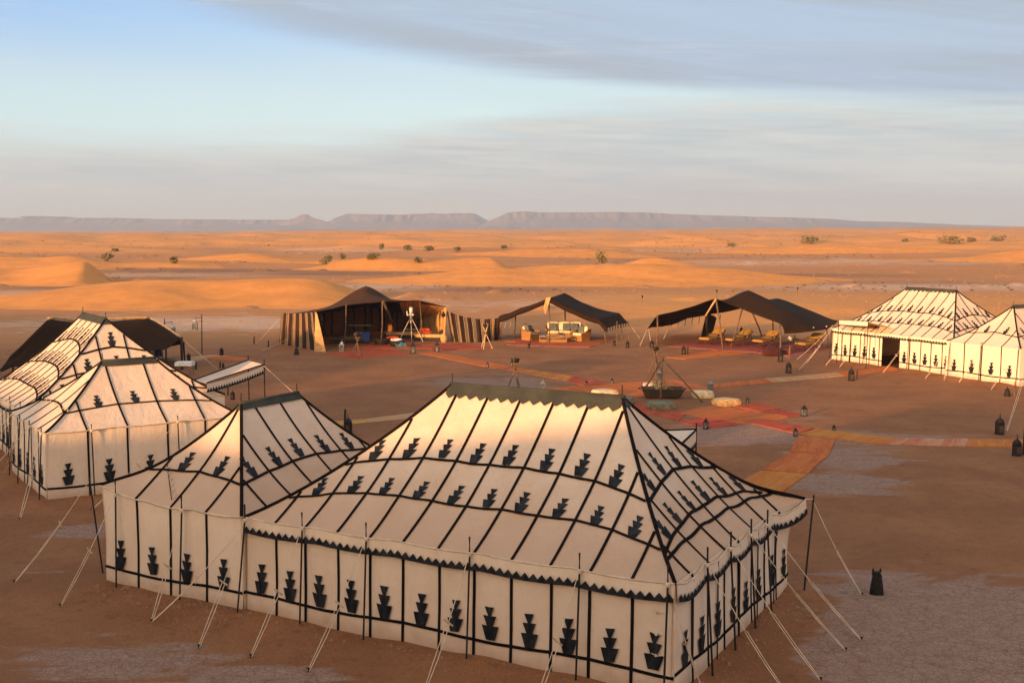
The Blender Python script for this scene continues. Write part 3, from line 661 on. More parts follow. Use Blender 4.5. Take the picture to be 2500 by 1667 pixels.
    def valance(s, k, drop_=.30, pitch=.172, segs=None):
        La = s.La[k]
        for a0, a1 in segs or [(0, La)]:
            n = int((a1-a0)/pitch)*2; e = lambda a: s.roof(k, a, 0).z
            def vp(a, dz, off):
                p = s.roof(k, a, 0); q = s.wall(k, a, s.he, .06+off); return Vector((q.x, q.y, p.z-dz+.0*off))
            m1 = MB(); m1.grid(lambda u, v: vp(a0+(a1-a0)*u, drop_*(1-v), .02*(1-v)+.012*math.sin(u*n*.9)*(1-v)), n//2*2, 3); m1.build('valance', M['canvas_wall'], s.root, True)
            m2 = MB()
            for i in range(n):
                x0 = a0+(a1-a0)*i/n; x1 = a0+(a1-a0)*(i+1)/n
                t0 = drop_-(.055 if i % 2 == 0 else .15); t1 = drop_-(.15 if i % 2 == 0 else .055)
                m2.add([vp(x0, drop_+.005, .05), vp(x1, drop_+.005, .05), vp(x1, t1, .045), vp(x0, t0, .045)], [(0, 1, 2, 3)])
            m2.build('valance_trim', M['motif'], s.root)
            MB().tube([vp(a0+(a1-a0)*i/40, .0, .0)+Vector((0, 0, .01)) for i in range(41)], .016, 5).build('eave_rope', M['rope'], s.root, True)
    def post(s, k, a, stake=None, up=.33, out=2.1, lean=0., rope=True, toggle_at=.48):
        e = s.roof(k, a, 0); q = s.wall(k, a, s.he, .12); top = Vector((q.x, q.y, e.z+up)); b = s.wall(k, min(max(a+lean, 0), s.La[k]), 0, .22)
        MB().tube([Vector((b.x, b.y, -.25)), Vector((q.x, q.y, e.z)), top], .02, 6).build('pole', M['pole'], s.root)
        if rope:
            st = s.tolocal(stake) if stake is not None else s.tolocal(s.world(*s.loc(k, a, -out), 0))
            if stake is None:
                wv = s.world(*s.loc(k, a, -out), 0); st = s.tolocal((wv.x, wv.y, gz(wv.x, wv.y)))
            s.rope(Vector((q.x, q.y, e.z+.03)), st, toggle_at)
        kn = MB().lathe([(.001, -.06), (.035, -.03), (.04, .02), (.001, .06)], 6, (q.x, q.y, e.z)); kn.build('rope_knot', M['rope'], s.root, True)
    def rope(s, p0, st, tg=.48):
        d = st-p0; sidev = Vector((-d.y, d.x, 0)).normalized()*.035; m = p0+d*tg
        sag = lambda t: Vector((0, 0, -.09*math.sin(t*math.pi)))
        mb = MB(); mb.tube([p0+d*t+sag(t) for t in (0, tg*.5, tg)], .0085, 4)
        for sg in (-1, 1): mb.tube([p0+d*tg+sag(tg)+sidev*sg*(1.0), p0+d*((tg+1)/2)+sag((tg+1)/2)+sidev*sg, st+sidev*sg*.5], .0085, 4)
        r = mb.build('guy_rope', M['rope'], s.root)
        mm = m+sag(tg); MB().tube([mm-sidev*2.6+Vector((0, 0, .05)), mm+sidev*2.6-Vector((0, 0, .05))], .018, 6).build('toggle', M['peg'], r)
        MB().tube([st+Vector((0, 0, .06)), st-Vector((0, 0, .2))], .012, 6).lathe([(.012, -.01), (.03, 0), (.03, .012), (.012, .02)], 8, st+Vector((0, 0, .045))).build('stake', M['pole'], r)

B = (.30, .565)
# main tent in the foreground
t0 = Tent(TENTS[0], 'large cream canvas tent in the foreground with two rows of dark roof motifs', 2.04, 4.6, (2.95, 2.5), .7875, (0, 1), B, {0: B, 1: B},
          flares=((9.5, 6.85, .30, .22, .7, .05),), seed=1)
t0.pan = [12, 8, 12, 8]; t0.posts = [1.9, 1.3, 1.9, 1.3]; t0.scal = [.04, .12, .04, .05]; t0.build(); t0.cap(.055); t0.valance(0); t0.valance(1)
t0.strip('band_tape', M['tape'], lambda t, w, l: t0.roof(1, .5+(6.85-1.0)*t, .155+.05*math.sin(t*math.pi)+w/t0.T[1]*.8, .02+l), 30, .062)
for a, st in ((1.57, (612, 1603)), (3.15, (753, 1637)), (5.50, (1035, 1690)), (7.75, (1300, 1740)), (9.40, (1722, 1700))): t0.post(0, a, G(*st), lean=.0)
for a, st in ((1.35, (1925, 1700)), (2.65, (2004, 1660)), (3.9, (2065, 1587)), (5.0, (2103, 1561))): t0.post(1, a, G(*st))
for a in (.7, 2.0, 3.3, 4.45, 5.6): MB().tube([t0.wall(1, a, -.1, .06), t0.wall(1, a+.12, 1.9, .05)], .016, 5).build('pole', M['pole'], t0.root)
cp = t0.tolocal(G(1960, 1456)); MB().tube([cp-Vector((0, 0, .2)), t0.tolocal(AT(1987, 1208, 25.6))], .022, 6).build('pole', M['pole'], t0.root)
MB().tube([t0.roof(1, 6.85, 0), t0.tolocal(AT(1986, 1218, 25.6))], .014, 5).build('corner_rope', M['rope'], t0.root)
t0.rope(t0.tolocal(AT(1985, 1222, 25.6)), t0.tolocal(G(2105, 1453)))
for z in (.75, 1.12, 1.5):   # ties on the corner lap of the wall
    MB().lathe([(.001, -.03), (.025, -.01), (.025, .02), (.001, .035)], 6, t0.wall(0, 9.18, z, .03)).tube([t0.wall(0, 9.1, z+.03, .03), t0.wall(0, 9.2, z, .04), t0.wall(0, 9.3, z+.02, .03)], .008, 4).build('wall_tie', M['rope'], t0.root)
MB().grid(lambda u, v: t0.wall(0, 9.25+.2*u, -.05+1.78*v, .004+.02*u), 2, 8).build('wall_lap', M['canvas_wall'], t0.root, True)

t1 = Tent(TENTS[1], 'cream tent with a short ridge joined to the left side of the large foreground tent', 2.05, 3.97, (2.3, 1.9), .9, (0, 3), (.42,), {0: (.42,), 3: (.42,)},
          flares=((0, 4.05, .0, .12, .9, .22),), seed=2)
t1.pan = [7, 4, 7, 4]; t1.posts = [1.6, 2, 1.6, 1.45]; t1.build(); t1.cap(.055, False)
for a, st in ((.55, (147, 1480)), (2.45, (370, 1518)), (4.22, (485, 1580))): t1.post(3, a, G(*st))
t1.rope(t1.roof(3, 4.25, 0), t1.tolocal(G(370, 1518)), .55)
cp = t1.tolocal(G(254, 1402)); tp = t1.tolocal(AT(217, 1160, 26.9)); MB().tube([cp-Vector((0, 0, .2)), tp], .022, 6).build('pole', M['pole'], t1.root)
t1.rope(t1.tolocal(AT(219, 1172, 26.9)), t1.tolocal(G(35, 1422)), .4)
for k_ in (0, 3): MB().tube([t1.roof(k_, t1.La[k_]*i/30, 0, .01) for i in range(31)], .018, 5).build('eave_rope', M['rope'], t1.root, True)
# laced seam with little ties on the hip face
MB().tube([t1.roof(3, 1.9-.9*i/10, .08+.34*i/10, .02) for i in range(11)], .008, 4).build('laced_seam', M['tape'], t1.root)
for i in range(6): p = t1.roof(3, 1.9-.9*i/6, .12+.3*i/6, .03); MB().tube([p-Vector((.05, .03, 0)), p+Vector((.05, .02, .02))], .014, 5).build('seam_tie', M['rope'], t1.root)

t2 = Tent(TENTS[2], 'plain eaved cream tent behind on the left with four dark motifs along its roof', 2.06, 3.8, (2.35, 2.0), 1.25, (0, 3), (.42,), {0: (.42,)}, seed=3)
t2.pan = [5, 5, 5, 5]; t2.posts = [2.1, 2, 2.1, 1.3]; t2.scal = [.03]*4; t2.build(); t2.cap(.07, False)
for k_ in (0, 3): MB().tube([t2.roof(k_, t2.La[k_]*i/30, 0, .01) for i in range(31)], .018, 5).build('eave_rope', M['rope'], t2.root, True)
for a, st in ((1.3, None), (3.9, (223, 1245))): t2.post(0, a, None if st is None else G(*st), rope=st is not None, up=.2)
for a, st in ((.6, None), (1.9, (10, 1160)), (3.3, None), (4.9, (48, 1268))): t2.post(3, a, None if st is None else G(*st), up=.2)
for i in range(7): p = t2.roof(3, .9+.55*i, .36, .03); MB().tube([p-Vector((.02, .07, 0)), p+Vector((.03, .06, .03))], .016, 5).build('seam_tie', M['rope'], t2.root)

t3 = Tent(TENTS[3], 'tall steep cream tent at the left edge with three rows of dark roof motifs', 2.0, 4.75, (1.0, 2.65), .7875, (0, 1), (.24, .50, .76), {0: (.24, .50, .76), 1: (.24, .50, .76)}, seed=4)
t3.pan = [9, 7, 9, 7]; t3.build(); t3.cap(.055, False); t3.valance(0)
for a in (1.5, 3.3, 5.1, 6.8): t3.post(0, a)

t4 = Tent(TENTS[4], 'sunlit cream tent on the right with a dark open doorway in its front wall', 2.0, 4.5, 2.7, .75, (0, 1), B, {0: B, 1: B}, seed=5)
t4.pan = [12, 8, 12, 8]; t4.cuts = {0: (3.95, 5.2)}; t4.scal = [.03]*4; t4.build(); t4.cap(.035, True, .3, .09); t4.valance(0, .24, .2, [(3.6, 9.0)]); t4.valance(0, .24, .2, [(0, 3.55)])
for a in (.0, 1.6, 2.7, 6.0, 8.95): t4.post(0, a, up=.1)
t4.rope(t4.roof(0, 0, 0), t4.tolocal(G(1948, 905))); t4.rope(t4.roof(0, .0, 0)+Vector((0, 0, .2)), t4.tolocal(G(1945, 878)))
# door awning
mb = MB(); aw = [(AT(2046, 781, 71), AT(2198, 793, 67.3)), (AT(2046, 790, 71), AT(2120, 797, 68.6)), ]
mb.grid(lambda u, v: t4.tolocal((AT(2048, 782, 69.6).lerp(AT(2120, 786, 66.9), u)).lerp(AT(2105, 781, 71.2).lerp(AT(2196, 806, 67.3), u), v)+Vector((0, 0, -.06*math.sin(u*3.14)))), 10, 5)
mb.build('door_awning', M['canvas'], t4.root, True)
mb = MB(); mb.grid(lambda u, v: t4.tolocal(AT(2048, 782, 69.6).lerp(AT(2120, 786, 66.9), u)+Vector((0, 0, -.30*(1-v)-.0*u))), 24, 2, ).build('awning_valance', M['canvas_wall'], t4.root)
mb = MB()
for i in range(24):
    f = lambda u, dz: t4.tolocal(AT(2048, 782, 69.55).lerp(AT(2120, 786, 66.85), u)+Vector((-.01, -.02, -dz)))
    mb.add([f(i/24, .31), f((i+1)/24, .31), f((i+.5)/24, .21)], [(0, 1, 2)])
mb.build('valance_trim', M['motif'], t4.root)
for px, py, gy in ((2048, 782, 69.6), (2120, 786, 66.9)):
    p = AT(px, py, gy); MB().tube([t4.tolocal((p.x-.1, p.y-.1, -.1)), t4.tolocal((p.x, p.y, p.z+.05))], .025, 6).build('pole', M['pole'], t4.root)

t5 = Tent(TENTS[5], 'cream tent at the right edge joined to the sunlit tent with the doorway', 2.0, 3.95, (2.35, 2.1), 1.1, (0, 3), (.42,), {0: (.42,), 3: (.42,)}, seed=6)
t5.pan = [6, 4, 6, 4]; t5.build(); t5.cap(.06, False)
for a, st in ((.3, (2305, 930)), (2.3, (2340, 935)), (4.55, None)): t5.post(3, a, None if st is None else G(*st), up=.12)
# the line staked down at the right edge of the view
t5.rope(t5.roof(0, .9, 0), t5.tolocal(G(2457, 1055)), .3)

# sail awnings standing on poles beside the tents
def awning(label, pts, base, trim_edge, cat='awning', front=None, drop_=.28):
    r = thing('canvas_awning', label, cat, (base.x, base.y, 0)); o = Vector((base.x, base.y, 0))
    A, Bp, Cp, Dp = [p-o for p in pts]
    MB().grid(lambda u, v: A.lerp(Bp, u).lerp(Dp.lerp(Cp, u), v)+Vector((0, 0, -.12*math.sin(u*3.14)*math.sin(v*3.14))), 10, 6).build('sheet', M['canvas'], r, True)
    P, Q = [p-o for p in trim_edge]
    n = 22; mv = MB(); mt = MB()
    mv.grid(lambda u, v: P.lerp(Q, u)+Vector((0, 0, -drop_*(1-v)-.06*math.sin(u*3.14))), n, 2)
    off = Vector((0, -.02, 0))
    for i in range(n):
        g = lambda u, dz: P.lerp(Q, u)+off+Vector((0, 0, -dz-.06*math.sin(u*3.14)))
        mt.add([g(i/n, drop_+.02), g((i+1)/n, drop_+.02), g((i+1)/n, drop_-.03), g((i+.5)/n, drop_-.14), g(i/n, drop_-.03)], [(0, 1, 2, 3, 4)])
    mv.build('valance', M['canvas_wall'], r); mt.build('valance_trim', M['motif'], r)
    for a, b in ((A, Bp), (Dp, Cp)): MB().tube([a.lerp(b, i/8)+Vector((0, 0, .02-.0*i)) for i in range(9)], .025, 5).build('edge_tape', M['tape'], r)
    for p in front or [Bp+o, Q+o]:
        q = p-o; MB().tube([Vector((q.x, q.y, -.1)), q+Vector((0, 0, .2))], .022, 6).build('pole', M['pole'], r)
    return r
p1, p2 = AT(606, 880, 46.5), AT(645, 890, 44); a1, a2 = AT(505, 935, 41.5), AT(470, 930, 43.5)
r = awning('cream sail awning stretched from the left tents on two thin poles', [a1, p2, p1, a2], G(640, 972), (AT(505, 938, 41.5), AT(644, 893, 44)), front=[p1, p2])
mb = MB(); a = AT(643, 892, 44); b = AT(718, 960, 40); mb.tube([a-Vector(r.location), b-Vector(r.location)], .008, 4); mb.build('guy_rope', M['rope'], r)
r = awning('small cream awning on a dark pole behind the large foreground tent', [AT(1597, 1052, 34.6), AT(1700, 1049, 33.2), AT(1622, 1122, 29.6), AT(1560, 1090, 30.6)], G(1702, 1130), (AT(1622, 1122, 29.6), AT(1700, 1051, 33.2)), front=[AT(1700, 1049, 33.2)], drop_=.42)
e0, e1 = AT(1622, 1122, 29.6)-Vector(r.location), AT(1700, 1049, 33.2)-Vector(r.location); MB().tube([e0, e1], .03, 5).build('edge_tape', M['tape'], r)
# ------------------------------------------------------------------ black hair tents
def crm(P, t, k=1.):
    n = len(P)-1; i = min(int(t*n), n-1); f = t*n-i
    p0 = P[max(i-1, 0)]; p1 = P[i]; p2 = P[i+1]; p3 = P[min(i+2, n)]
    m1 = (p2-p0)*.5*k; m2 = (p3-p1)*.5*k; lin = (1-k)*(p2-p1); m1 = m1+lin; m2 = m2+lin; f2 = f*f; f3 = f2*f
    return p1*(2*f3-3*f2+1)+m1*(f3-2*f2+f)+p2*(-2*f3+3*f2)+m2*(f3-f2)
def loft(rows, nu, nv, o, thick=.03, mb=None, k=1., sag=0.):
    m_ = len(rows[0])-1
    f = lambda u, v: crm([crm(r, u, k) for r in rows], v, .6)-o-Vector((0, 0, sag*abs(math.sin(u*m_*math.pi))))
    pts = [[f(i/nu, j/nv) for i in range(nu+1)] for j in range(nv+1)]
    mb = mb or MB(); uv = []
    vs = [p for row in pts for p in row]; N = len(vs)
    wob = [Vector((0, 0, .03*noise.noise(p*.9))) for p in vs]
    vs = [p+w for p, w in zip(vs, wob)]
    vs2 = [p-Vector((0, 0, thick)) for p in vs]; w = nu+1
    fs = [(j*w+i, j*w+i+1, (j+1)*w+i+1, (j+1)*w+i) for j in range(nv) for i in range(nu)]
    fs2 = [tuple(N+k for k in q[::-1]) for q in fs]
    edge = [(i, i+1) for i in range(nu)]+[(nv*w+i+1, nv*w+i) for i in range(nu)]+[((j+1)*w, j*w) for j in range(nv)]+[(j*w+nu, (j+1)*w+nu) for j in range(nv)]
    fs3 = [(b, a, a+N, b+N) for a, b in edge]
    mb.add(vs+vs2, fs+fs2+fs3); mb.uv = [(i/nu, j/nv) for j in range(nv+1) for i in range(nu+1)]*2
    return mb
def curtain(tops, bots, n, m, o, amp=.05, waves=14, thick=.025, rag=0.):
    mb = MB(); uv = []
    tl = [Vector(p) for p in tops]; bl = [Vector(p) for p in bots]
    def f(u, v):
        a = crm(tl, u); b = crm(bl, u); p = b.lerp(a, v); nrm = (crm(tl, min(1, u+.02))-crm(tl, max(0, u-.02))).cross(Vector((0, 0, 1)))
        nrm = nrm.normalized() if nrm.length > 1e-6 else Vector((0, 1, 0))
        return p+nrm*amp*(math.sin(u*waves*6.28)*(1-.4*v)+.6*noise.noise(Vector((u*9, v*3, 1))))-o
    mb.grid(f, n, m); k = len(mb.v); mb.grid(lambda u, v: f(u, v)+Vector((0, thick, 0)), n, m)
    uvs = [(i/n, j/m) for j in range(m+1) for i in range(n+1)]; mb.uv = uvs+uvs; return mb
def ptube(name, mtl, a, b, o, r=.045, parent=None, bend=.0):
    a = Vector(a)-o; b = Vector(b)-o; m = (a+b)/2+Vector((bend, 0, 0)); return MB().tube([a, m, b], r, 7, r*.8).build(name, mtl, parent, True)
def gp(px, py): p = on(px, py); return p-Vector((0, 0, .1))
A_ = AT
# black tent with open front, centre left
o = Vector((*G(930, 840).xy, 0)); r = thing('black_tent', 'open fronted black hair tent with a pointed roof, brown striped left wall and tan lining', 'tent', o)
loft([[A_(771, 761, 77), A_(845, 745, 79), A_(932, 736, 81), A_(1024, 734, 83.3), A_(1090, 748, 84)],
      [A_(735, 765, 79.5), A_(818, 748, 82), A_(893, 716, 84), A_(960, 735, 85), A_(1086, 752, 86)],
      [A_(705, 765, 81.5), A_(800, 748, 84.5), A_(893, 699, 87), A_(972, 739, 87.5), A_(1066, 757, 86.8)],
      [A_(690, 768, 83), A_(780, 765, 88), A_(893, 750, 92), A_(970, 762, 91.2), A_(1040, 770, 88.9)]], 40, 26, o, k=.7, sag=.03).build('roof', M['hair_warm'], r, True)
curtain([A_(687, 764, 82), A_(730, 765, 79.5), A_(770, 762, 77)], [gp(682, 839), gp(730, 848), gp(786, 858)], 72, 8, o, .045, 12).build('side_wall', M['stripe'], r, True)
curtain([A_(770, 762, 76.9), A_(774, 766, 76.8)], [gp(767, 857), gp(797, 860)], 6, 6, o, .03, 1).build('front_flap', M['tan_plain'], r, True)
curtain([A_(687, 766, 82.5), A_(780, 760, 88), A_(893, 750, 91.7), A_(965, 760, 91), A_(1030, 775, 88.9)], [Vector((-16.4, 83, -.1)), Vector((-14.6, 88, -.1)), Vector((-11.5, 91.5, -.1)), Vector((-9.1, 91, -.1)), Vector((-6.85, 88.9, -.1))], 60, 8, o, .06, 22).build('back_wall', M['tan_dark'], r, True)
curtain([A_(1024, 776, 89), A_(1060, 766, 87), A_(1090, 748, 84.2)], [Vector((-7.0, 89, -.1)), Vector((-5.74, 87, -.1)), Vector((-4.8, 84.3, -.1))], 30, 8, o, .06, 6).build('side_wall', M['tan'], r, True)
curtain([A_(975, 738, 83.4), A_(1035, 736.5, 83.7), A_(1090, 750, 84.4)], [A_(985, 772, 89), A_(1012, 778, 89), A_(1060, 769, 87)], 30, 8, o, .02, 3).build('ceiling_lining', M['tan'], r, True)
for tp, bt in (((845, 744, 79), (839, 846)), ((933, 736, 81), (930, 842)), ((1025, 733, 83.3), (1028, 834)), ((771, 760, 77), (775, 857))):
    ptube('pole', M['wood'], A_(*tp), gp(*bt), o, .05, r, .06)
ptube('pole', M['wood'], A_(936, 736, 81), Vector((-8.6, 85, .9)), o, .09, r)
ptube('pole', M['wood'], A_(893, 702, 86.8), Vector((-10.7, 86.6, 0)), o, .06, r)
ptube('guy_rope', M['rope'], A_(690, 770, 82), on(625, 840), o, .012, r); ptube('guy_rope', M['rope'], A_(700, 830, 80.5), on(640, 856), o, .012, r)
# furniture inside
def bx(label, cat, name, px, py, d, mtl, rz=0, zoff=0., bev=True):
    p = on(px, py); q = thing(name, label, cat, p, rz)
    return q, p
def soft_box(mb, c, d, rz=0, n=6, puff=.12, M3=None):
    # pillowy box
    for ax in range(3):
        for sg in (-1, 1):
            def f(u, v):
                p = [0, 0, 0]; p[ax] = sg; p[(ax+1) % 3] = (2*u-1)*sg; p[(ax+2) % 3] = 2*v-1; x, y, z = p
                q = Vector((x*math.sqrt(max(0, 1-y**4*.10-z*z*.10)), y*math.sqrt(max(0, 1-x**4*.10-z*z*.10)), z*math.sqrt(max(0, 1-.15*x**4-.15*y**4))*(1+puff*(1-x*x)*(1-y*y))))
                q = Vector((q.x*d[0]/2, q.y*d[1]/2, q.z*d[2]/2))
                if M3 is not None: q = M3 @ q
                if rz: q.rotate(Matrix.Rotation(rz, 3, 'Z'))
                return q+Vector(c)
            mb.grid(f, n, n)
    return mb
def low_bench(label, px, py, w, dp, rz, cush):
    p = on(px, py); q = thing('bench_seat', label, 'bench', p, rz)
    MB().box((0, 0, .14), (w, dp, .28)).build('base', M['wood_dark'], q); soft_box(MB(), (0, 0, .38), (w, dp, .22)).build('mattress', cush, q, True); return q, p
low_bench('long tan bench at the back right of the black tent', 990, 826, 3.0, .8, .0, M['tan_plain'])
low_bench('tan bench along the lit lining of the black tent', 1050, 832, 2.2, .8, -.2, M['tan_plain'])
low_bench('dark bench in the deep left of the black tent', 850, 838, 2.2, .8, .1, M['bolster'])
def cushion(label, p, d, rz, mtl, tilt=0., cat='cushion', name='cushion', group=None):
    q = thing(name, label, cat, p, rz, group); mb = soft_box(MB(), (0, 0, d[2]/2), d, M3=Matrix.Rotation(tilt, 3, 'X')); mb.build('cover', mtl, q, True); return q
cushion('red cushion lower in the pair under the lit lining', on(1040, 830)+Vector((0, 0, .50)), (.85, .5, .22), 0, M['red'])
cushion('red cushion on top of the pair under the lit lining', on(1037, 832)+Vector((0, 0, .72)), (.75, .45, .2), .1, M['red'])
cushion('red pouf beside the middle pole of the black tent', on(958, 838), (.9, .8, .5), .2, M['red'], cat='pouf', name='pouf')
def low_table(label, px, py, rad, h, mtl):
    p = on(px, py); q = thing('low_table', label, 'table', p); MB().lathe([(rad*.9, h-.06), (rad, h-.04), (rad, h), (rad*.3, h+.005)], 14).build('top', mtl, q)
    for k in range(4): an = k*1.57+.78; MB().tube([(rad*.75*math.cos(an), rad*.75*math.sin(an), 0), (rad*.7*math.cos(an), rad*.7*math.sin(an), h-.05)], .03, 5).build('leg', M['wood_dark'], q)
    MB().lathe([(rad*.8, h*.25), (rad*.85, h*.6), (rad*.8, h*.8)], 14).build('apron', M['iron'], q); return q
low_table('low dark carved table by the middle pole of the black tent', 933, 842, .6, .42, M['wood_dark'])
low_table('low round table in the left part of the black tent', 832, 838, .5, .45, M['wood_dark'])
p = on(886, 838); q = thing('storage_box', 'royal blue box in the shade of the black tent', 'box', p); MB().box((0, 0, .45), (.9, .5, .6)).build('body', M['royal'], q); MB().box((0, 0, .78), (.94, .54, .05)).build('lid', M['royal'], q)
for sx in (-.38, .38): MB().tube([(sx, 0, 0), (sx, 0, .2)], .03, 5).build('foot', M['wood_dark'], q)
p = on(875, 836); q = thing('wine_rack', 'dark rack with a pale top in the middle of the black tent', 'rack', p+Vector((0, 1, 0))); MB().box((0, 0, 1.15), (1.7, .5, .05)).build('top', M['tin'], q)
for sx in (-.8, .8):
    for sy in (-.2, .2): MB().box((sx, sy, .56), (.06, .06, 1.12)).build('leg', M['wood_dark'], q)
for z in (.3, .65): MB().box((0, 0, z), (1.55, .45, .04)).build('shelf', M['wood_dark'], q)
# stool with a teal cloth in front
p = on(970, 846); q = thing('stool', 'round basket stool with a teal cloth thrown over it in front of the black tent', 'stool', p)
MB().lathe([(.42, 0), (.5, .2), (.46, .42), (.2, .44)], 14).build('seat', M['iron'], q, True)
MB().tube([(.36*math.cos(a*.3927)-.05, .36*math.sin(a*.3927), .47) for a in range(16)], .06, 6, closed=True).build('rolled_rim', M['white'], q, True)
MB().grid(lambda u, v: Vector((-.1+.75*u, -.35-.25*v+.04*math.sin(u*9), .48-.42*u*.6-.42*v*.9)), 8, 8).build('cloth', M['teal'], q, True)
# telescope
p = on(1007, 830); p.y -= 1.2; p.z = gz(p.x, p.y); q = thing('telescope', 'white telescope on a tall tripod in front of the black tent', 'telescope', p); q.scale = (.86,)*3
for an in (math.pi*1.05, -math.pi*.05, math.pi*.5): MB().tube([(1.02*math.cos(an), .6*math.sin(an), 0), (.55*math.cos(an), .3*math.sin(an), 1.0), (.06*math.cos(an), .06*math.sin(an), 1.95)], .022, 5).build('leg', M['white'], q)
MB().tube([(.5, 0, 1.02), (-.5, 0, 1.02)], .02, 5).build('spreader', M['tin'], q); MB().lathe([(.09, 1.9), (.12, 1.95), (.1, 2.1)], 10).build('head', M['tin'], q)
MB().tube([(-.28, 0, 2.15), (-.22, 0, 2.25), (.05, 0, 2.2), (.25, 0, 2.25)], .06, 6).tube([(-.3, 0, 2.2), (-.32, 0, 2.55)], .05, 6).build('mount', M['white'], q)
MB().tube([(.02, .1, 2.2), (.04, -.2, 2.85)], .15, 10).build('tube', M['white'], q, True); MB().lathe([(.08, 1.55), (.1, 1.6), (.08, 1.8)], 8).build('counterweight', M['peg'], q)
# striped wind screen
o = Vector((*G(1160, 833).xy, 0)); r = thing('wind_screen', 'brown and cream striped cloth screen between the black tent and the sofa canopy', 'screen', o)
curtain([A_(1090, 759, 84), A_(1130, 772, 84.2), A_(1175, 779, 84.2), A_(1224, 776, 84)], [gp(1104, 834), gp(1138, 836), gp(1180, 835), gp(1219, 829)], 90, 8, o, .06, 12).build('cloth', M['stripe'], r, True)
for tp, bt in (((1091, 757, 84), (1086, 832)), ((1224, 773, 84), (1222, 829))): ptube('pole', M['wood'], A_(*tp), gp(*bt), o, .04, r)

# canopy over the sofas
o = Vector((*G(1370, 836).xy, 0)); r = thing('black_canopy', 'dark brown cloth canopy on poles shading the wicker sofa', 'canopy', o)
rw = [[A_(1216, 776, 83.5), A_(1262, 758, 83), A_(1341, 727, 82.5), A_(1400, 755, 82.3), A_(1462, 779, 82), A_(1483, 800, 81.5)],
      [A_(1220, 771, 86), A_(1270, 752, 86), A_(1358, 722, 85.3), A_(1412, 748, 85), A_(1490, 772, 84.5), A_(1510, 792, 84)],
      [A_(1232, 766, 89), A_(1290, 748, 89), A_(1378, 715, 88), A_(1432, 742, 88), A_(1512, 765, 87), A_(1534, 787, 86.5)]]
rw.insert(0, [p-Vector((0, .05, .32)) for p in rw[0]])
loft(rw, 50, 18, o, k=.3, sag=.07).build('roof', M['hair'], r, True)
for tp, bt in (((1340, 738, 82.5), (1341, 837)), ((1259, 765, 85), (1254, 826)), ((1378, 724, 87.7), (1380, 822)), ((1467, 784, 82.3), (1482, 838)), ((1513, 770, 87), (1518, 827))): ptube('pole', M['wood'], A_(*tp), gp(*bt), o, .055, r, .03)
curtain([A_(1333, 727, 82.2), A_(1345, 725, 82.2)], [A_(1327, 752, 82.2), A_(1331, 768, 82.2)], 4, 5, o, .02, 1).build('rolled_flap', M['tan_plain'], r, True)
for px in (1228, 1240, 1252): ptube('tassel', M['rope'], A_(px, 772, 84), A_(px-8, 800, 84), o, .012, r)
ptube('guy_rope', M['rope'], A_(1534, 787, 86.5), on(1562, 826), o, .014, r); ptube('guy_rope', M['rope'], A_(1218, 776, 83.5), on(1226, 822), o, .014, r)
for i in range(9): u = i/8; p = A_(1483, 800, 81.5).lerp(A_(1534, 787, 86.5), u); MB().tube([p-o, p-o-Vector((.02, 0, .28))], .03, 4).build('tassel', M['hair'], r)

# canopy over the loungers
o = Vector((*G(1790, 852).xy, 0)); r = thing('black_canopy', 'long dark cloth canopy sloping down to the right over the mustard loungers', 'canopy', o)
rw = [[A_(1580, 802, 80.5), A_(1606, 769, 80.6), A_(1675, 752, 80), A_(1747, 729, 79), A_(1808, 752, 78.3), A_(1905, 790, 75.5), A_(1915, 814, 75.2)],
      [A_(1592, 798, 83), A_(1620, 775, 83), A_(1690, 757, 82), A_(1762, 737, 81), A_(1826, 709, 81), A_(1930, 765, 77.5), A_(1985, 808, 76)],
      [A_(1610, 797, 86), A_(1650, 778, 86), A_(1715, 760, 85.5), A_(1790, 745, 85), A_(1868, 731, 84), A_(1960, 765, 80), A_(2025, 800, 77.5)],
      [A_(1640, 792, 89), A_(1680, 776, 89), A_(1740, 765, 88.5), A_(1810, 752, 88), A_(1900, 728, 87), A_(1990, 762, 83), A_(2046, 784, 79)]]
loft(rw, 60, 26, o, k=.55, sag=.04).build('roof', M['hair'], r, True)
for tp, bt in (((1605, 768, 80.6), (1603, 844)), ((1748, 731, 79), (1765, 853)), ((1812, 755, 79), (1783, 848)), ((1837, 764, 81), (1862, 822)), ((1904, 791, 75.6), (1905, 866)), ((1886, 780, 82), (1886, 820)), ((2018, 802, 77.6), (2022, 850))): ptube('pole', M['wood'], A_(*tp), gp(*bt), o, .06, r, .04)
ptube('pole', M['tan_plain'], A_(1748, 730, 78.9), A_(1722, 772, 79.5), o, .07, r)
curtain([A_(1722, 772, 82), A_(1735, 768, 84), A_(1750, 776, 86)], [gp(1710, 826), gp(1730, 822), gp(1738, 818)], 14, 6, o, .05, 3).build('side_flap', M['hair_warm'], r, True)
ptube('pole', M['wood_dark'], A_(1724, 768, 82), gp(1728, 826), o, .11, r)
for px, py, gx in ((1580, 803, 1562), (1583, 800, 1590), (1640, 780, 1620)): ptube('guy_rope', M['rope'], A_(px, py, 80.6 if px < 1600 else 86), on(gx, 845 if px < 1600 else 828), o, .013, r)
for i in range(8): p = A_(1640+i*17, 779-i*1.6, 85.5); ptube('tassel', M['hair'], p, p-Vector((.05, 0, .55)), o, .025, r)
for i in range(4): p = A_(1922+i*32, 806-i*3.0, 75.6+i*.5); MB().lathe([(.001, -.05), (.045, -.03), (.05, .02), (.001, .05)], 7, p-o).build('tie_knot', M['rope'], r, True)

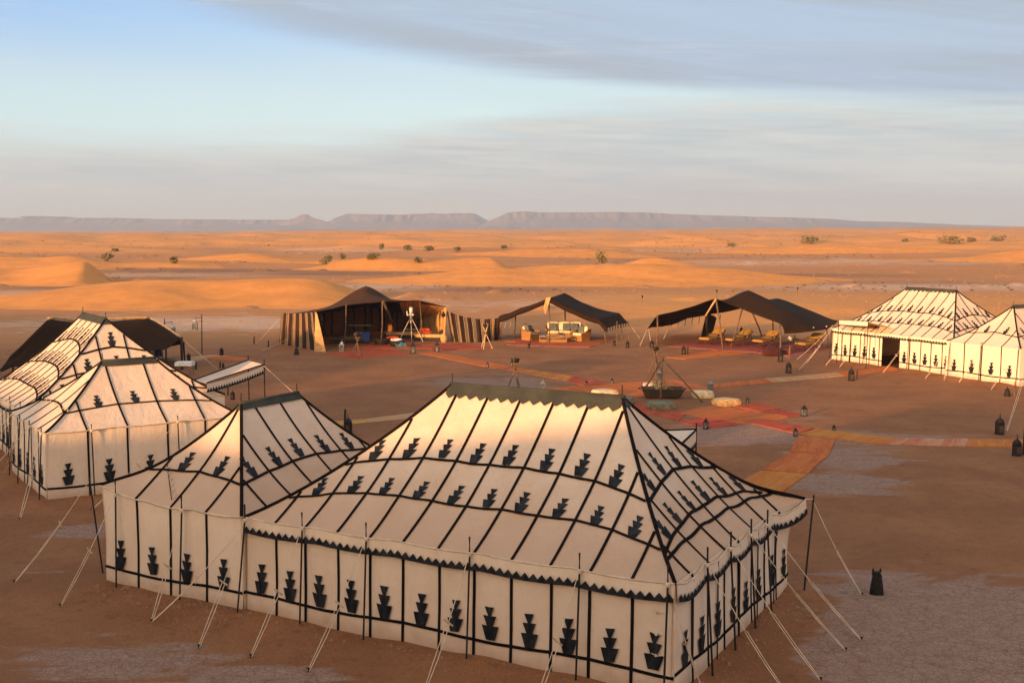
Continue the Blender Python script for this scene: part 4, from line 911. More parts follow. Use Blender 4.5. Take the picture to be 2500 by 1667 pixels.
# black tent at the far left, behind the cream ones
o = Vector((*G(200, 900).xy, 0)); r = thing('black_tent', 'low dark hair tent behind the tall cream tent at the left edge', 'tent', o)
rw = [[A_(-5, 906, 57.5), A_(32, 893, 59), A_(150, 885, 61), A_(290, 850, 64), A_(405, 852, 65)],
      [A_(14, 885, 59), A_(70, 850, 61), A_(160, 840, 63), A_(320, 815, 65.5), A_(425, 838, 66)],
      [A_(33, 860, 60.5), A_(117, 780, 64), A_(200, 786, 66), A_(365, 778, 68), A_(442, 825, 67)],
      [A_(60, 870, 68), A_(130, 852, 70), A_(220, 850, 71), A_(370, 845, 73), A_(446, 838, 72)]]
loft(rw, 40, 24, o, k=.5, sag=.08).build('roof', M['hair'], r, True)
MB().tube([crm(rw[2], .25+.5*i/20, .5)-o+Vector((0, 0, .05)) for i in range(21)], .09, 6).build('ridge_edge', M['tan_plain'], r, True)
MB().tube([crm(rw[2], .75+.25*i/8, .5)-o+Vector((0, 0, .03)) for i in range(9)], .05, 6).build('edge_binding', M['peg'], r, True)
for tp, bt in (((33, 880, 60), (29, 932)), ((366, 782, 68), (367, 888)), ((443, 823, 66.8), (445, 902)), ((448, 835, 68), (452, 890)), ((405, 850, 65), (406, 905))): ptube('pole', M['wood_dark'], A_(*tp), gp(*bt), o, .09 if tp[0] == 443 else .055, r)
ptube('guy_rope', M['rope'], A_(0, 905, 57.5), on(-25, 980), o, .012, r); ptube('guy_rope', M['rope'], A_(442, 825, 67), on(535, 905), o, .012, r)
p = on(385, 893); q = thing('hanging_garment', 'blue and white robe hanging beside the black tent at the left', 'garment', p)
MB().grid(lambda u, v: Vector((.42*(u-.5)*(1+.35*(1-v)), .06*math.sin(u*19), .55+1.0*v)), 22, 8).build('cloth', M['royal'], q, True); MB().tube([(-.3, 0, 1.56), (.3, 0, 1.56)], .02, 5).build('rail', M['wood'], q)
for sx in (-.3, .3): MB().tube([(sx, 0, 0), (sx, 0, 1.58)], .025, 5).build('stand', M['wood'], q)
p = on(452, 915); q = thing('small_table', 'small table under a white cloth behind the left tents', 'table', p)
MB().box((0, 0, .72), (.9, .7, .03)).build('top', M['white'], q); mb = MB(); mb.box((0, 0, .62), (.94, .74, .18)).build('cloth', M['white'], q)
for sx in (-.38, .38):
    for sy in (-.28, .28): MB().tube([(sx, sy, 0), (sx, sy, .7)], .02, 5).build('leg', M['wood'], q)
# ------------------------------------------------------------------ rugs
def rug(label, pts, mtl, lift=.012, along='u', tex=1.0, fringe=False):
    P = [G(*p) for p in pts]; c = sum(P, Vector())/4; n1 = max(4, int((P[1]-P[0]).length/.25)); n2 = max(3, int((P[3]-P[0]).length/.25)); n1 = min(n1, 60); n2 = min(n2, 40)
    cz = Vector((c.x, c.y, 0)); mb = MB(); sd = random.random()*50
    def f(u, v, dz=0):
        p = P[0].lerp(P[1], u).lerp(P[3].lerp(P[2], u), v); w = .04*noise.noise(Vector((u*5+sd, v*5, 0)))
        q = Vector((p.x+w*(1 if v in (0, 1) else .3), p.y+w, 0)); z = gz(q.x, q.y)
        return Vector((q.x, q.y, z+lift+.008+.010*noise.noise(Vector((q.x*1.6, q.y*1.6, sd)))-dz))-cz
    mb.grid(f, n1, n2); K = len(mb.v)
    L1 = (P[1]-P[0]).length; L2 = (P[3]-P[0]).length; uv = [((i/n1*L1+sd)/4*tex, (j/n2*L2)/4*tex) for j in range(n2+1) for i in range(n1+1)]
    if along == 'v': uv = [(b+sd, a) for a, b in uv]
    w = n1+1; ring = [i for i in range(w)]+[j*w+n1 for j in range(1, n2+1)]+[n2*w+i for i in range(n1-1, -1, -1)]+[j*w for j in range(n2-1, 0, -1)]
    vs = [Vector(mb.v[i])-Vector((0, 0, .06)) for i in ring]; mb.add(vs, []); m = len(ring)
    for a in range(m): b = (a+1) % m; mb.f.append((ring[a], K+a, K+b, ring[b]))
    mb.uv = uv+[uv[i] for i in ring]
    q = mb.build('rug', mtl, None, False); q.location = cz; tag(q, label, 'rug'); return q
rug('large orange rug left of the fire trough, reaching toward the ridge of the foreground tent', [(1311, 952), (1450, 938), (1565, 966), (1425, 976)], M['r_orange'])
rug('large orange rug behind the fire trough', [(1452, 938), (1642, 927), (1745, 949), (1566, 966)], M['r_orange'], .016)
rug('worn brown orange runner leading away from the black tent', [(1021, 862), (1056, 858), (1263, 897), (1246, 907)], M['r_orange'], along='v')
rug('gold runner in the middle of the path from the black tent', [(1246, 907), (1263, 897), (1397, 918), (1383, 930)], M['r_gold'], .018, along='v')
rug('faded red runner at the fire end of the path from the black tent', [(1383, 930), (1397, 918), (1489, 937), (1432, 943)], M['r_red'], .024, along='v')
rug('red orange runner starting at the tin lantern right of the fire', [(1726, 950), (1888, 935), (1868, 925), (1745, 939)], M['r_orange'], .02)
rug('dusty sunlit runner in the middle of the path to the doorway', [(1888, 934), (2060, 919), (2040, 910), (1868, 924)], M['r_cream'], .014)
rug('orange runner at the doorway of the sunlit tent', [(2060, 918), (2192, 906), (2170, 899), (2040, 910)], M['r_orange'], .02)
rug('crimson and red rug under the olive pouf in front of the fire', [(1535, 1000), (1560, 984), (1680, 1008), (1658, 1029)], M['r_red'], .012, 'v')
rug('wide orange rug in front of the fire trough', [(1650, 1008), (1745, 990), (1925, 1020), (1815, 1036)], M['r_orange'], .020, 'v')
rug('dark crimson rug at the near corner of the fire rugs', [(1655, 1030), (1735, 1019), (1812, 1037), (1740, 1047)], M['r_dark'], .016, 'v')
rug('bright red rug with a point beside the iron candle lantern', [(1788, 993), (1850, 985), (1962, 1014), (1922, 1019)], M['r_red'], .030, 'v')
rug('red rug joining the fire rugs to the long path on the right', [(1810, 1029), (1863, 1023), (1986, 1047), (1946, 1059)], M['r_red'], .028, 'v')
rug('mustard and rust runner at the fork of the path', [(1946, 1060), (1994, 1048), (2192, 1071), (2154, 1086)], M['r_gold'], .036, 'v')
rug('faded pink and cream runner on the right hand path', [(2156, 1085), (2190, 1070), (2364, 1073), (2362, 1091)], M['r_pale'], .030, 'v')
rug('orange gold runner running out at the right edge', [(2362, 1091), (2364, 1073), (2640, 1075), (2640, 1093)], M['r_gold'], .024, 'v')
rug('pale orange rug at the top of the branch behind the foreground tent', [(1947, 1066), (2038, 1075), (2024, 1109), (1929, 1103)], M['r_orange'], .030)
rug('burnt orange rug in the middle of the branch behind the foreground tent', [(1929, 1105), (2024, 1110), (1973, 1156), (1859, 1147)], M['r_orange'], .024)
rug('rust gold rug at the near end of the branch behind the foreground tent', [(1859, 1149), (1973, 1157), (1892, 1213), (1770, 1197)], M['r_gold'], .018)
rug('mustard runner beside the dark lantern left of the foreground ridge', [(806, 1029), (812, 1041), (895, 1032), (893, 1023)], M['r_yellow'], .02)
rug('cream runner stretching from the mustard one to the foreground tent', [(893, 1023), (895, 1032), (1110, 1010), (1110, 996)], M['r_cream'], .014)
rug('orange rug near the hanging lanterns on the left', [(490, 874), (560, 869), (625, 878), (555, 883)], M['r_orange'], .02)
rug('straw coloured rug near the hanging lanterns on the left', [(405, 880), (515, 866), (558, 869), (470, 883)], M['r_cream'], .014)
rug('worn red rug at the left front of the black tent', [(797, 862), (862, 875), (1010, 863), (925, 850)], M['r_red'], .018)
rug('red rug across the mouth of the black tent', [(815, 846), (925, 851), (1062, 851), (990, 838)], M['r_red'], .024)
rug('red rug at the right front of the black tent', [(1060, 857), (1200, 851), (1140, 839), (1030, 842)], M['r_red'], .03)
rug('orange red rug under the wicker sofa', [(1230, 834), (1272, 825), (1500, 825), (1466, 839)], M['r_orange'], .014)
rug('striped kilim in front of the wicker sofa', [(1238, 843), (1438, 848), (1466, 839), (1262, 834)], M['r_kilim'], .022, tex=1.)
rug('pink striped rug under the left loungers', [(1632, 846), (1690, 833), (1880, 836), (1850, 862)], M['r_stripe'], .014, 'v')
rug('pink striped rug under the right loungers', [(1850, 862), (1880, 836), (2040, 846), (1930, 871)], M['r_stripe'], .014, 'v')
rug('orange rug lying in front of the loungers', [(1626, 873), (1672, 878), (1830, 862), (1752, 855)], M['r_orange'], .022)
# ------------------------------------------------------------------ poufs
def pouf(label, px, py, w, h, rz, mtl, dp=None):
    p = on(px, py); p.y += (dp or w)*.4; q = thing('floor_pouf', label, 'pouf', p, rz)
    mb = soft_box(MB(), (0, 0, h/2), (w, dp or w, h), n=8); mb.build('cover', mtl, q, True)
    d = dp or w
    MB().tube([(-w*.47, -d*.47, h*.82), (w*.47, -d*.47, h*.82), (w*.47, d*.47, h*.82), (-w*.47, d*.47, h*.82)], .016, 5, closed=True).build('piping', M['bolster'], q); return q
pouf('pale cream pouf left of the fire trough', 1478, 969, 1.0, .30, .5, M['pouf_cream'])
pouf('olive pouf half hidden by the foreground ridge', 1522, 987, 1.0, .30, -.1, M['pouf_green'])
pouf('olive pouf with a small diamond nearest the foreground tent', 1617, 1002, 1.15, .32, .15, M['pouf_green'])
pouf('pale cream pouf just right of the fire trough', 1718, 973, .95, .32, .1, M['pouf_cream'])
pouf('yellow pouf furthest right of the fire', 1777, 993, 1.0, .32, .6, M['pouf_yellow'])
pouf('long pale pouf behind the fire trough', 1600, 951, 1.1, .25, 0, M['pouf_cream'])
# ------------------------------------------------------------------ fire trough under its tripod
p = on(1620, 974); q = thing('fire_trough', 'blackened steel fire trough with slanted ends', 'fire trough', p+Vector((0, .5, 0)), -.03)
mb = MB(); wt, wb, h, d1, d2 = 2.05, 1.6, .42, 1.2, .8
def ring(w, d, z): return [(-w/2, -d/2, z), (w/2, -d/2, z), (w/2, d/2, z), (-w/2, d/2, z)]
mb.add(ring(wb, d2, .05)+ring(wt, d1, .05+h)+ring(wt-.1, d1-.1, .05+h)+ring(wb, d2-.05, .2), [(3, 2, 1, 0)]+[(i, (i+1) % 4, 4+(i+1) % 4, 4+i) for i in range(4)]+[(4+i, 4+(i+1) % 4, 8+(i+1) % 4, 8+i) for i in range(4)]+[(8+i, 8+(i+1) % 4, 12+(i+1) % 4, 12+i) for i in range(4)]+[(12, 13, 14, 15)])
mb.build('basin', M['trough'], q)
for sx in (-1, 1):
    MB().tube([(sx*(wt/2+.01), -.2, .42), (sx*(wt/2+.1), -.2, .45), (sx*(wt/2+.1), .2, .45), (sx*(wt/2+.01), .2, .42)], .02, 5).build('handle', M['iron'], q)
for sx in (-.6, .6): MB().box((sx, 0, .02), (.1, .7, .08)).build('foot', M['iron'], q)
w = thing('firewood', 'pale split firewood piled in the steel trough', 'firewood', p+Vector((0, .5, .3)))
for i in range(26):
    a = random.uniform(0, 6.28); e = random.uniform(.15, 1.1); L = random.uniform(.35, .7); c = Vector((random.uniform(-.4, .4)-.05, random.uniform(-.25, .2), random.uniform(.1, .48)))
    dv = Vector((math.cos(a)*math.cos(e), math.sin(a)*math.cos(e), math.sin(e)))*L/2; MB().tube([c-dv, c+dv], random.uniform(.018, .035), 5).build('stick', M['log'], w)
q = thing('fire_tripod', 'tall wooden tripod standing over the fire trough', 'tripod', on(1614, 980)); o = Vector(q.location); ap = AT(1617, 876, 54.6)
for e in ((1573, 951), (1612, 981), (1716, 983)):
    b = on(*e); dv = (ap-b).normalized(); MB().tube([b-o, (ap-o).lerp(b-o, .5)+Vector((.02, 0, .01)), ap-o+dv*.12], .045, 7, .035).build('leg', M['wood'], q, True)
MB().tube([ap-o, ap-o-Vector((.05, 0, .55))], .008, 4).build('hook_wire', M['iron'], q); MB().lathe([(.07, -.06), (.08, 0), (.07, .07)], 8, ap-o).build('lashing', M['wood'], q)
# ------------------------------------------------------------------ brazier stands
def brazier(label, foot, top, by, bowl=True, mtl=None, hs=1.):
    p = on(*foot); q = thing('brazier_stand', label, 'brazier', p); H = HT(top[1], p.y)-p.z; s_ = H
    for k in range(3):
        an = k*2.094+by; c, s = math.cos(an), math.sin(an)
        MB().tube([(.42*c*H/1.5, .42*s*H/1.5, -.05), (-.0*c, -.0*s, H*.62), (-.22*c*H/1.5, -.22*s*H/1.5, H)], .036, 6, .03).build('leg', mtl or M['wood'], q)
    MB().lathe([(.05, H*.60), (.06, H*.62), (.05, H*.65)], 8).build('lashing', M['wood_dark'], q)
    if bowl: MB().lathe([(.05, H*.84), (.17, H*.86), (.24, H*.97), (.21, H*.975), (.15, H*.89), (.02, H*.88)], 12).build('bowl', M['iron'], q, True)
    return q
brazier('crossed pole brazier stand behind the ridge of the foreground tent', (1258, 950), (1258, 873), 1.2)
brazier('crossed pole brazier stand just behind the fire tripod', (1600, 915), (1606, 845), .5)
brazier('crossed pole stand in front of the black tent', (873, 873), (875, 812), .9, True)
brazier('slim pale crossed stand in front of the striped screen', (1186, 851), (1186, 790), .2, True, M['peg'])
# ------------------------------------------------------------------ lanterns
def dome_lantern_meshes():
    return [('body', MB().lathe([(.15, .0), (.17, .02), (.165, .05), (.155, .06), (.155, .34), (.165, .36), (.15, .38)], 12).mesh('body', M['iron'])),
            ('dome', MB().lathe([(.155, .38), (.15, .44), (.12, .51), (.07, .555), (.03, .575)], 12).mesh('dome', M['iron'], True)),
            ('finial', MB().lathe([(.012, .57), (.03, .595), (.012, .615), (.022, .64), (.01, .66), (.016, .69), (.003, .76)], 8).mesh('finial', M['iron'], True)),
            ('door', MB().box((0, -.158, .2), (.13, .012, .24)).mesh('door', M['trough']))]
DL = dome_lantern_meshes()
def cone_lantern_meshes():
    return [('body', MB().lathe([(.20, .0), (.21, .02), (.19, .15), (.15, .33), (.12, .4)], 12).mesh('body', M['iron'])),
            ('cap', MB().lathe([(.13, .40), (.10, .47), (.05, .53), (.02, .55)], 12).mesh('cap', M['iron'], True)),
            ('finial', MB().lathe([(.012, .55), (.03, .58), (.012, .60), (.003, .68)], 8).mesh('finial', M['iron'], True))]
CLN = cone_lantern_meshes()
def glass_lantern_meshes(fr):
    f = MB().box((0, 0, .02), (.24, .24, .04)).box((0, 0, .33), (.22, .22, .02))
    for x in (-.1, .1):
        for y in (-.1, .1): f.box((x, y, .18), (.018, .018, .30))
    g = MB().box((0, 0, .18), (.185, .185, .285)); rf = MB().lathe([(.175, .335), (.17, .345), (.09, .41), (.085, .45), (.05, .48), (.015, .49)], 4, rot=math.pi/4)
    return [('frame', f.mesh('frame', M[fr])), ('glass', g.mesh('glass', M['glass'])), ('roof', rf.mesh('roof', M[fr])), ('candle', MB().lathe([(.045, .04), (.045, .17), (.01, .175)], 10).mesh('candle', M['wax'])),
            ('ring', MB().tube([(.04*math.cos(a*.785), 0, .53+.04*math.sin(a*.785)) for a in range(8)], .007, 4, closed=True).mesh('ring', M[fr]))]
GL = {'iron': glass_lantern_meshes('iron'), 'tin': glass_lantern_meshes('tin')}
def put(meshes, name, label, px, py, hpx, href, group, rz=0, p=None):
    p = p or on(px, py); sc = hpx*p.length/FPX/href; q = thing(name, label, 'lantern', p, rz, group); q.scale = (sc,)*3
    for n, me in meshes: link_mesh(n, me, q)
    return q
gd = 'dark domed iron lanterns standing on the sand'; gg = 'glass candle lanterns along the rugs'
for px, py, h, lab in ((541, 868, 24, 'domed iron lantern on the orange rug near the hanging lanterns'), (461, 881, 22, 'domed iron lantern between the two hanging lantern poles'), (545, 898, 15, 'small domed iron lantern behind a short post at the left'),
      (850, 1058, 50, 'large domed iron lantern standing by a tall dark stake left of the foreground ridge'), (1500, 844, 18, 'domed iron lantern at the right rear pole of the sofa canopy'), (1532, 849, 21, 'domed iron lantern at the tall post right of the sofa canopy'),
      (1591, 849, 24, 'domed iron lantern at the left pole of the lounger canopy'), (1669, 865, 26, 'domed iron lantern by a short post on the orange rug of the loungers'), (1905, 883, 32, 'domed iron lantern in front of the right pole of the lounger canopy'),
      (1925, 911, 34, 'domed iron lantern under the short post near the guy ropes of the right tent'), (2078, 929, 36, 'domed iron lantern in front of the doorway of the sunlit tent'),
      (2440, 1060, 50, 'large domed iron lantern with a tall finial near the right edge'), (2482, 1112, 50, 'large domed iron lantern on the end of the path at the right edge'), (1291, 850, 16, 'small domed iron lantern in front of the wicker sofa kilim'), (568, 975, 26, 'domed iron lantern just behind the eave of the plain left tent')):
    put(DL, 'dome_lantern', lab, px, py, h, .76, gd)
for px, py, h, lab in ((724, 866, 22, 'cone shaped iron lantern beside the striped left wall of the black tent'), (2459, 967, 24, 'cone shaped iron lantern at the foot of the right edge tent')):
    put(CLN, 'cone_lantern', lab, px, py, h, .68, 'cone shaped iron lanterns')
for px, py, h, fr, lab in ((835, 858, 28, 'tin', 'tall candle lantern at the left mouth of the black tent'), (1008, 863, 31, 'iron', 'tall candle lantern on the rug right of the teal stool'), (1067, 859, 27, 'iron', 'tall candle lantern at the right end of the black tent rug'),
      (1190, 897, 15, 'iron', 'small candle lantern left of the worn brown runner'), (1249, 893, 14, 'iron', 'small candle lantern behind the brazier stand on the gold runner'), (1325, 952, 28, 'tin', 'tin candle lantern at the left corner of the fire rugs'),
      (1432, 942, 15, 'iron', 'small iron candle lantern on the left edge of the fire rugs'), (1494, 937, 15, 'iron', 'small iron candle lantern on the back edge of the fire rugs'), (1435, 973, 18, 'tin', 'tin candle lantern peeking over the foreground ridge'),
      (1735, 953, 29, 'tin', 'tin candle lantern right of the fire tripod'), (1825, 986, 18, 'iron', 'small candle lantern right of the yellow pouf'), (1963, 1015, 29, 'iron', 'candle lantern at the tip of the bright red rug'),
      (1723, 1047, 29, 'iron', 'iron candle lantern on the dark crimson rug'), (1942, 1065, 23, 'iron', 'candle lantern at the fork where the branch path begins'), (2036, 1054, 19, 'iron', 'small candle lantern beyond the mustard runner')):
    put(GL[fr], 'candle_lantern', lab, px, py, h, .57, gg, rz=random.uniform(-.5, .5))
p = AT(1611, 925, 54.5); put(GL['tin'], 'candle_lantern', 'small tin lantern hanging from the fire tripod', 0, 0, 26, .57, gg, p=p)
# cloth covered lantern near the right guy lines
p = on(2140, 1449); q = thing('covered_lantern', 'dark cloth wrapped lantern standing alone near the guy lines on the right', 'lantern', p)
mb = MB(); mb.grid(lambda u, v: Vector(((.155-.06*v**1.6+.02*math.sin(u*6.28*6)*(1-v))*math.cos(u*6.28), (.14-.055*v**1.6+.02*math.sin(u*6.28*6+1)*(1-v))*math.sin(u*6.28), .44*v)), 36, 8)
mb.build('cover', M['iron'], q, True); soft_box(MB(), (-.02, 0, .45), (.17, .14, .12), n=5).build('hood', M['iron'], q, True)
for sx in (-.09, .07): MB().lathe([(.03, .5), (.02, .55), (.002, .6)], 6, (sx, 0, 0)).build('knot', M['iron'], q)
# hanging lanterns on poles
for px, py, top, side, lab in ((406, 880, 778, 1, 'square glass lantern hung right of a dark pole behind the left tents'), (493, 865, 767, -1, 'square glass lantern hung left of a tall dark pole on the sand')):
    p = on(px, py); H = HT(top, p.y); q = thing('lantern_pole', 'dark pole with an arm carrying the '+('left' if side > 0 else 'right')+' hanging lantern', 'pole', p)
    MB().tube([(0, 0, -.1), (-.05*side, 0, H-p.z)], .04, 6, .03).build('pole', M['pole'], q); MB().tube([(-.05*side, 0, H-.25), (.45*side, 0, H-.2)], .02, 5).build('arm', M['pole'], q)
    put(GL['tin'], 'hanging_lantern', lab, 0, 0, 31, .57, 'hanging lanterns at the left', p=p+Vector((.42*side, 0, H-p.z-1.05)))
# torches, posts
for px, py, h, lab in ((1568, 746, 25, 'thin torch on the sand left of the lounger canopy'), (1750, 732, 24, 'thin torch right behind the peak of the lounger canopy'), (1947, 727, 26, 'thin torch on the bank between canopy and sunlit tent')):
    p = drop(px, py); H = h*p.y/FPX; q = thing('garden_torch', lab, 'torch', p, group='garden torches on the sand'); MB().tube([(0, 0, -.1), (0, 0, H*.75)], .02, 5).build('stick', M['wood'], q); MB().lathe([(.03, H*.7), (.09, H*.95), (.07, H), (.02, H*.95)], 8).build('cup', M['iron'], q)
for px, py, h, w, lab in ((478, 902, 17, .1, 'short dark post in front of the straw rug'), (537, 900, 17, .09, 'short dark post left of the small lantern at the left'), (620, 840, 18, .08, 'short post standing alone left of the black tent'), (842, 1054, 56, .09, 'tall dark stake beside the large lantern left of the foreground ridge'),
      (655, 848, 17, .09, 'short post left of the striped wall of the black tent'), (1505, 842, 58, .06, 'slim upright pole right of the sofa canopy'), (1535, 847, 64, .07, 'tall upright post with a lantern right of the sofa canopy'), (1678, 866, 20, .1, 'short post beside the lantern on the orange lounger rug'),
      (2092, 925, 28, .07, 'thin post right of the lantern before the doorway'), (2476, 966, 32, .07, 'thin post at the foot of the right edge tent'), (2499, 1110, 76, .1, 'tall dark post cut by the right edge'), (1295, 842, 26, .07, 'leaning short post in front of the sofa'), (1926, 905, 60, .1, 'stout post behind a lantern near the lounger canopy'), (556, 965, 30, .08, 'dark stake behind the eave of the plain left tent')):
    p = on(px, py); H = h*p.length/FPX; q = MB().tube([(0, 0, -.15), (.01, 0, H*.5), (.03, 0, H)], w/2*1.2, 7, w/2).build('wooden_post', M['wood_dark'] if 'dark' in lab or 'short' in lab else M['wood']); q.location = p; tag(q, lab, 'post', 'posts driven in the sand')
# ------------------------------------------------------------------ wicker furniture
def armchair(label, px, py, rz, w=1.05, back=True):
    p = on(px, py); q = thing('wicker_armchair', label, 'armchair', p, rz)
    MB().box((0, 0, .22), (w, .9, .40), tp=.98).build('base', M['wicker'], q)
    for sx in (-1, 1):
        mb = MB(); mb.grid(lambda u, v: Vector((sx*(w/2-.06+.06*v), -.45+.9*u, .2+v*(.42+.25*max(0, u-.5)))), 8, 4); mb.grid(lambda u, v: Vector((sx*(w/2+.06*v), -.45+.9*u, .2+v*(.42+.25*max(0, u-.5)))), 8, 4)
        mb.tube([(sx*(w/2), -.47, .62), (sx*w/2, 0, .64), (sx*w/2*.95, .45, .78)], .07, 7); mb.build('armrest', M['wicker'], q, True)
    MB().grid(lambda u, v: Vector(((u-.5)*w, .42+.12*v, .2+.75*v*(1-.15*(2*u-1)**2))), 8, 4).grid(lambda u, v: Vector(((u-.5)*w, .48+.12*v, .2+.75*v*(1-.15*(2*u-1)**2))), 8, 4).tube([(-w/2, .5, .8), (-w/4, .56, .93), (w/4, .56, .93), (w/2, .5, .8)], .06, 6).build('backrest', M['wicker'], q, True)
    soft_box(MB(), (0, -.03, .5), (w*.8, .75, .18)).build('seat_cushion', M['cream'], q, True)
    soft_box(MB(), (0, .36, .78), (w*.8, .2, .5), M3=Matrix.Rotation(-.2, 3, 'X')).build('back_cushion', M['cream'], q, True)
    for sx in (-1, 1):
        for sy in (-.4, .4): MB().box((sx*w*.45, sy, .02), (.07, .07, .1)).build('foot', M['wood'], q)
    return q, p
q, p = armchair('wicker armchair on the left facing the table under the sofa canopy', 1296, 830, .9)
cushion('blue grey pillow on the left wicker armchair', p+Vector((-.1, .15, .6)), (.5, .18, .45), .9, M['blue'], -.3)
q, p = armchair('wicker armchair on the right with its back to the lounger canopy', 1417, 832, -.8)
cushion('blue grey pillow on the right wicker armchair', p+Vector((.1, .25, .6)), (.5, .18, .45), -.8, M['blue'], -.3)
p = on(1378, 826); q = thing('wicker_sofa', 'long wicker sofa with cream cushions under the dark canopy', 'sofa', p)
W_ = 2.7
MB().box((0, 0, .22), (W_, .95, .40), tp=.99).build('base', M['wicker'], q)
for sx in (-1, 1): MB().tube([(sx*W_/2, -.48, .62), (sx*W_/2, .0, .64), (sx*W_/2*.98, .48, .85)], .08, 7).grid(lambda u, v: Vector((sx*W_/2, -.47+.94*u, .2+v*.42)), 4, 3).build('armrest', M['wicker'], q, True)
MB().grid(lambda u, v: Vector(((u-.5)*W_, .48+.12*v, .2+.8*v)), 12, 4).tube([(-W_/2, .55, .9), (0, .6, 1.02), (W_/2, .55, .9)], .06, 6).build('backrest', M['wicker'], q, True)
for i in (-1, 0, 1):
    soft_box(MB(), (i*.84, -.05, .50), (.82, .82, .2)).build('seat_cushion', M['cream'], q, True); soft_box(MB(), (i*.84, .36, .88), (.82, .22, .62), M3=Matrix.Rotation(-.2, 3, 'X')).build('back_cushion', M['cream'], q, True)
for sx in (-1, 1):
    for sy in (-.4, .4): MB().box((sx*W_*.47, sy, .02), (.07, .07, .1)).build('foot', M['wood'], q)
for dx, a, lab in ((-.85, .7, 'turned blue grey pillow at the left end of the sofa'), (.15, .05, 'blue grey pillow left of centre on the sofa'), (.72, -.1, 'blue grey pillow right of centre on the sofa')): cushion(lab, p+Vector((dx, .12, .6)), (.56, .2, .5), 0, M['blue'], -.35 if a < .5 else -.2)
p = on(1350, 836); q = thing('coffee_table', 'long low wicker table in front of the sofa', 'table', p)
MB().box((0, 0, .46), (2.0, .65, .04)).build('top', M['glass'], q); MB().box((0, 0, .40), (1.98, .63, .05)).build('rail', M['wicker'], q); MB().box((0, 0, .14), (1.9, .55, .22), tp=1.04).build('shelf', M['wicker'], q)
for sx in (-.95, 0, .95):
    for sy in (-.28, .28): MB().box((sx, sy, .21), (.06, .06, .42)).build('leg', M['wicker'], q)
# ------------------------------------------------------------------ loungers
def lounger(label, px, py, rz, back=.62):
    p = on(px, py); q = thing('sun_lounger', label, 'sun lounger', p+Vector((.0, .35, 0)), rz, 'mustard loungers under the long canopy')
    w = .85; M3 = Matrix.Rotation(-back, 3, 'Y')
    soft_box(MB(), (-.45, 0, .48), (1.5, w, .17)).build('mattress', M['mustard'], q, True)
    soft_box(MB(), (.30+.42*math.cos(back), 0, .50+.42*math.sin(back)), (.95, w, .18), M3=M3).build('back_pad', M['mustard'], q, True)
    MB().tube([(.12, -w*.42, .64), (.12, w*.42, .64)], .12, 9).build('bolster', M['bolster'], q, True)
    f = MB()
    for sy in (-w/2, w/2): f.tube([(-1.22, sy, .41), (.35, sy, .41), (.30+.9*math.cos(back), sy, .42+.9*math.sin(back))], .022, 5)
    f.build('frame', M['wood'], q)
    for cx, rr_ in ((-.8, .28), (.35, .36)):
        for sy in (-w/2-.03, w/2+.03): MB().tube([(cx+rr_*1.35*math.cos(math.pi+math.pi*i/12), sy, .40+rr_*1.08*math.sin(math.pi+math.pi*i/12)) for i in range(13)], .02, 5).build('rocker_leg', M['wood_dark'], q)
    for sy in (-w/2-.03, w/2+.03): MB().tube([(-.1, sy, .45), (.1, sy, .68), (.45, sy, .80), (.75, sy, .65), (.85, sy, .42)], .02, 5).build('arm_hoop', M['wood_dark'], q)
    return q
lounger('mustard lounger furthest left under the long canopy', 1742, 842, .85)
lounger('mustard lounger second from the left under the long canopy', 1808, 845, .8)
lounger('mustard lounger between the two right poles of the long canopy', 1874, 848, .8)
lounger('mustard lounger nearest the sunlit tent, beside the right pole', 1980, 855, .75)
cushion('maroon leather pouf on the striped rug by the right canopy pole', on(1884, 868), (1.0, .8, .45), .3, M['maroon'], cat='pouf', name='pouf')
cushion('darker maroon pouf tucked behind the right canopy pole', on(1914, 866)+Vector((0, .4, 0)), (.9, .8, .42), -.2, M['maroon'], cat='pouf', name='pouf')
p = on(1940, 846); q = thing('side_table', 'small dark table with bottles between the right loungers', 'table', p); MB().lathe([(.3, .5), (.32, .52), (.3, .55)], 12).build('top', M['wood_dark'], q)
for k in range(3): MB().tube([(.22*math.cos(k*2.1), .22*math.sin(k*2.1), 0), (.1*math.cos(k*2.1), .1*math.sin(k*2.1), .5)], .02, 5).build('leg', M['wood_dark'], q)
q = thing('bottle', 'dark bottle on the small table between the loungers', 'bottle', p+Vector((0, 0, .55))); MB().lathe([(.04, 0), (.04, .2), (.015, .26), (.015, .34)], 8).build('glass_body', M['iron'], q)
q = thing('magazine', 'open magazine leaning on the small table', 'magazine', p+Vector((-.35, -.1, .5)), .3); MB().box((0, 0, .08), (.3, .02, .2), M=Matrix.Rotation(.6, 3, 'Y')).build('page', M['white'], q)
# lantern stand by the loungers
put(DL, 'dome_lantern', 'domed iron lantern between the left loungers', 1810, 815, 20, .76, gd)
# hanging lamps of the black tent
for px, py, gy, s_, lab in ((783, 777, 77.5, 12, 'small lamp hanging at the left front corner of the black tent'), (1082, 765, 84, 16, 'round lamp hanging in the lit right corner of the black tent')):
    p = AT(px, py, gy); q = thing('hanging_lamp', lab, 'lamp', p); MB().lathe([(.02, -.3), (.14, -.22), (.17, -.08), (.08, .08), (.02, .12)], 9).build('shade', M['iron'], q, True); MB().tube([(0, 0, .1), (0, 0, .45)], .01, 4).build('cord', M['pole'], q)
q = thing('basket', 'tall straw basket at the right end of the black tent', 'basket', on(1084, 836)); MB().lathe([(.2, 0), (.26, .25), (.22, .45), (.12, .52), (.13, .6)], 12).build('body', M['tan_plain'], q, True); MB().lathe([(.13, .6), (.05, .66), (.01, .68)], 10).build('lid', M['tan_plain'], q)
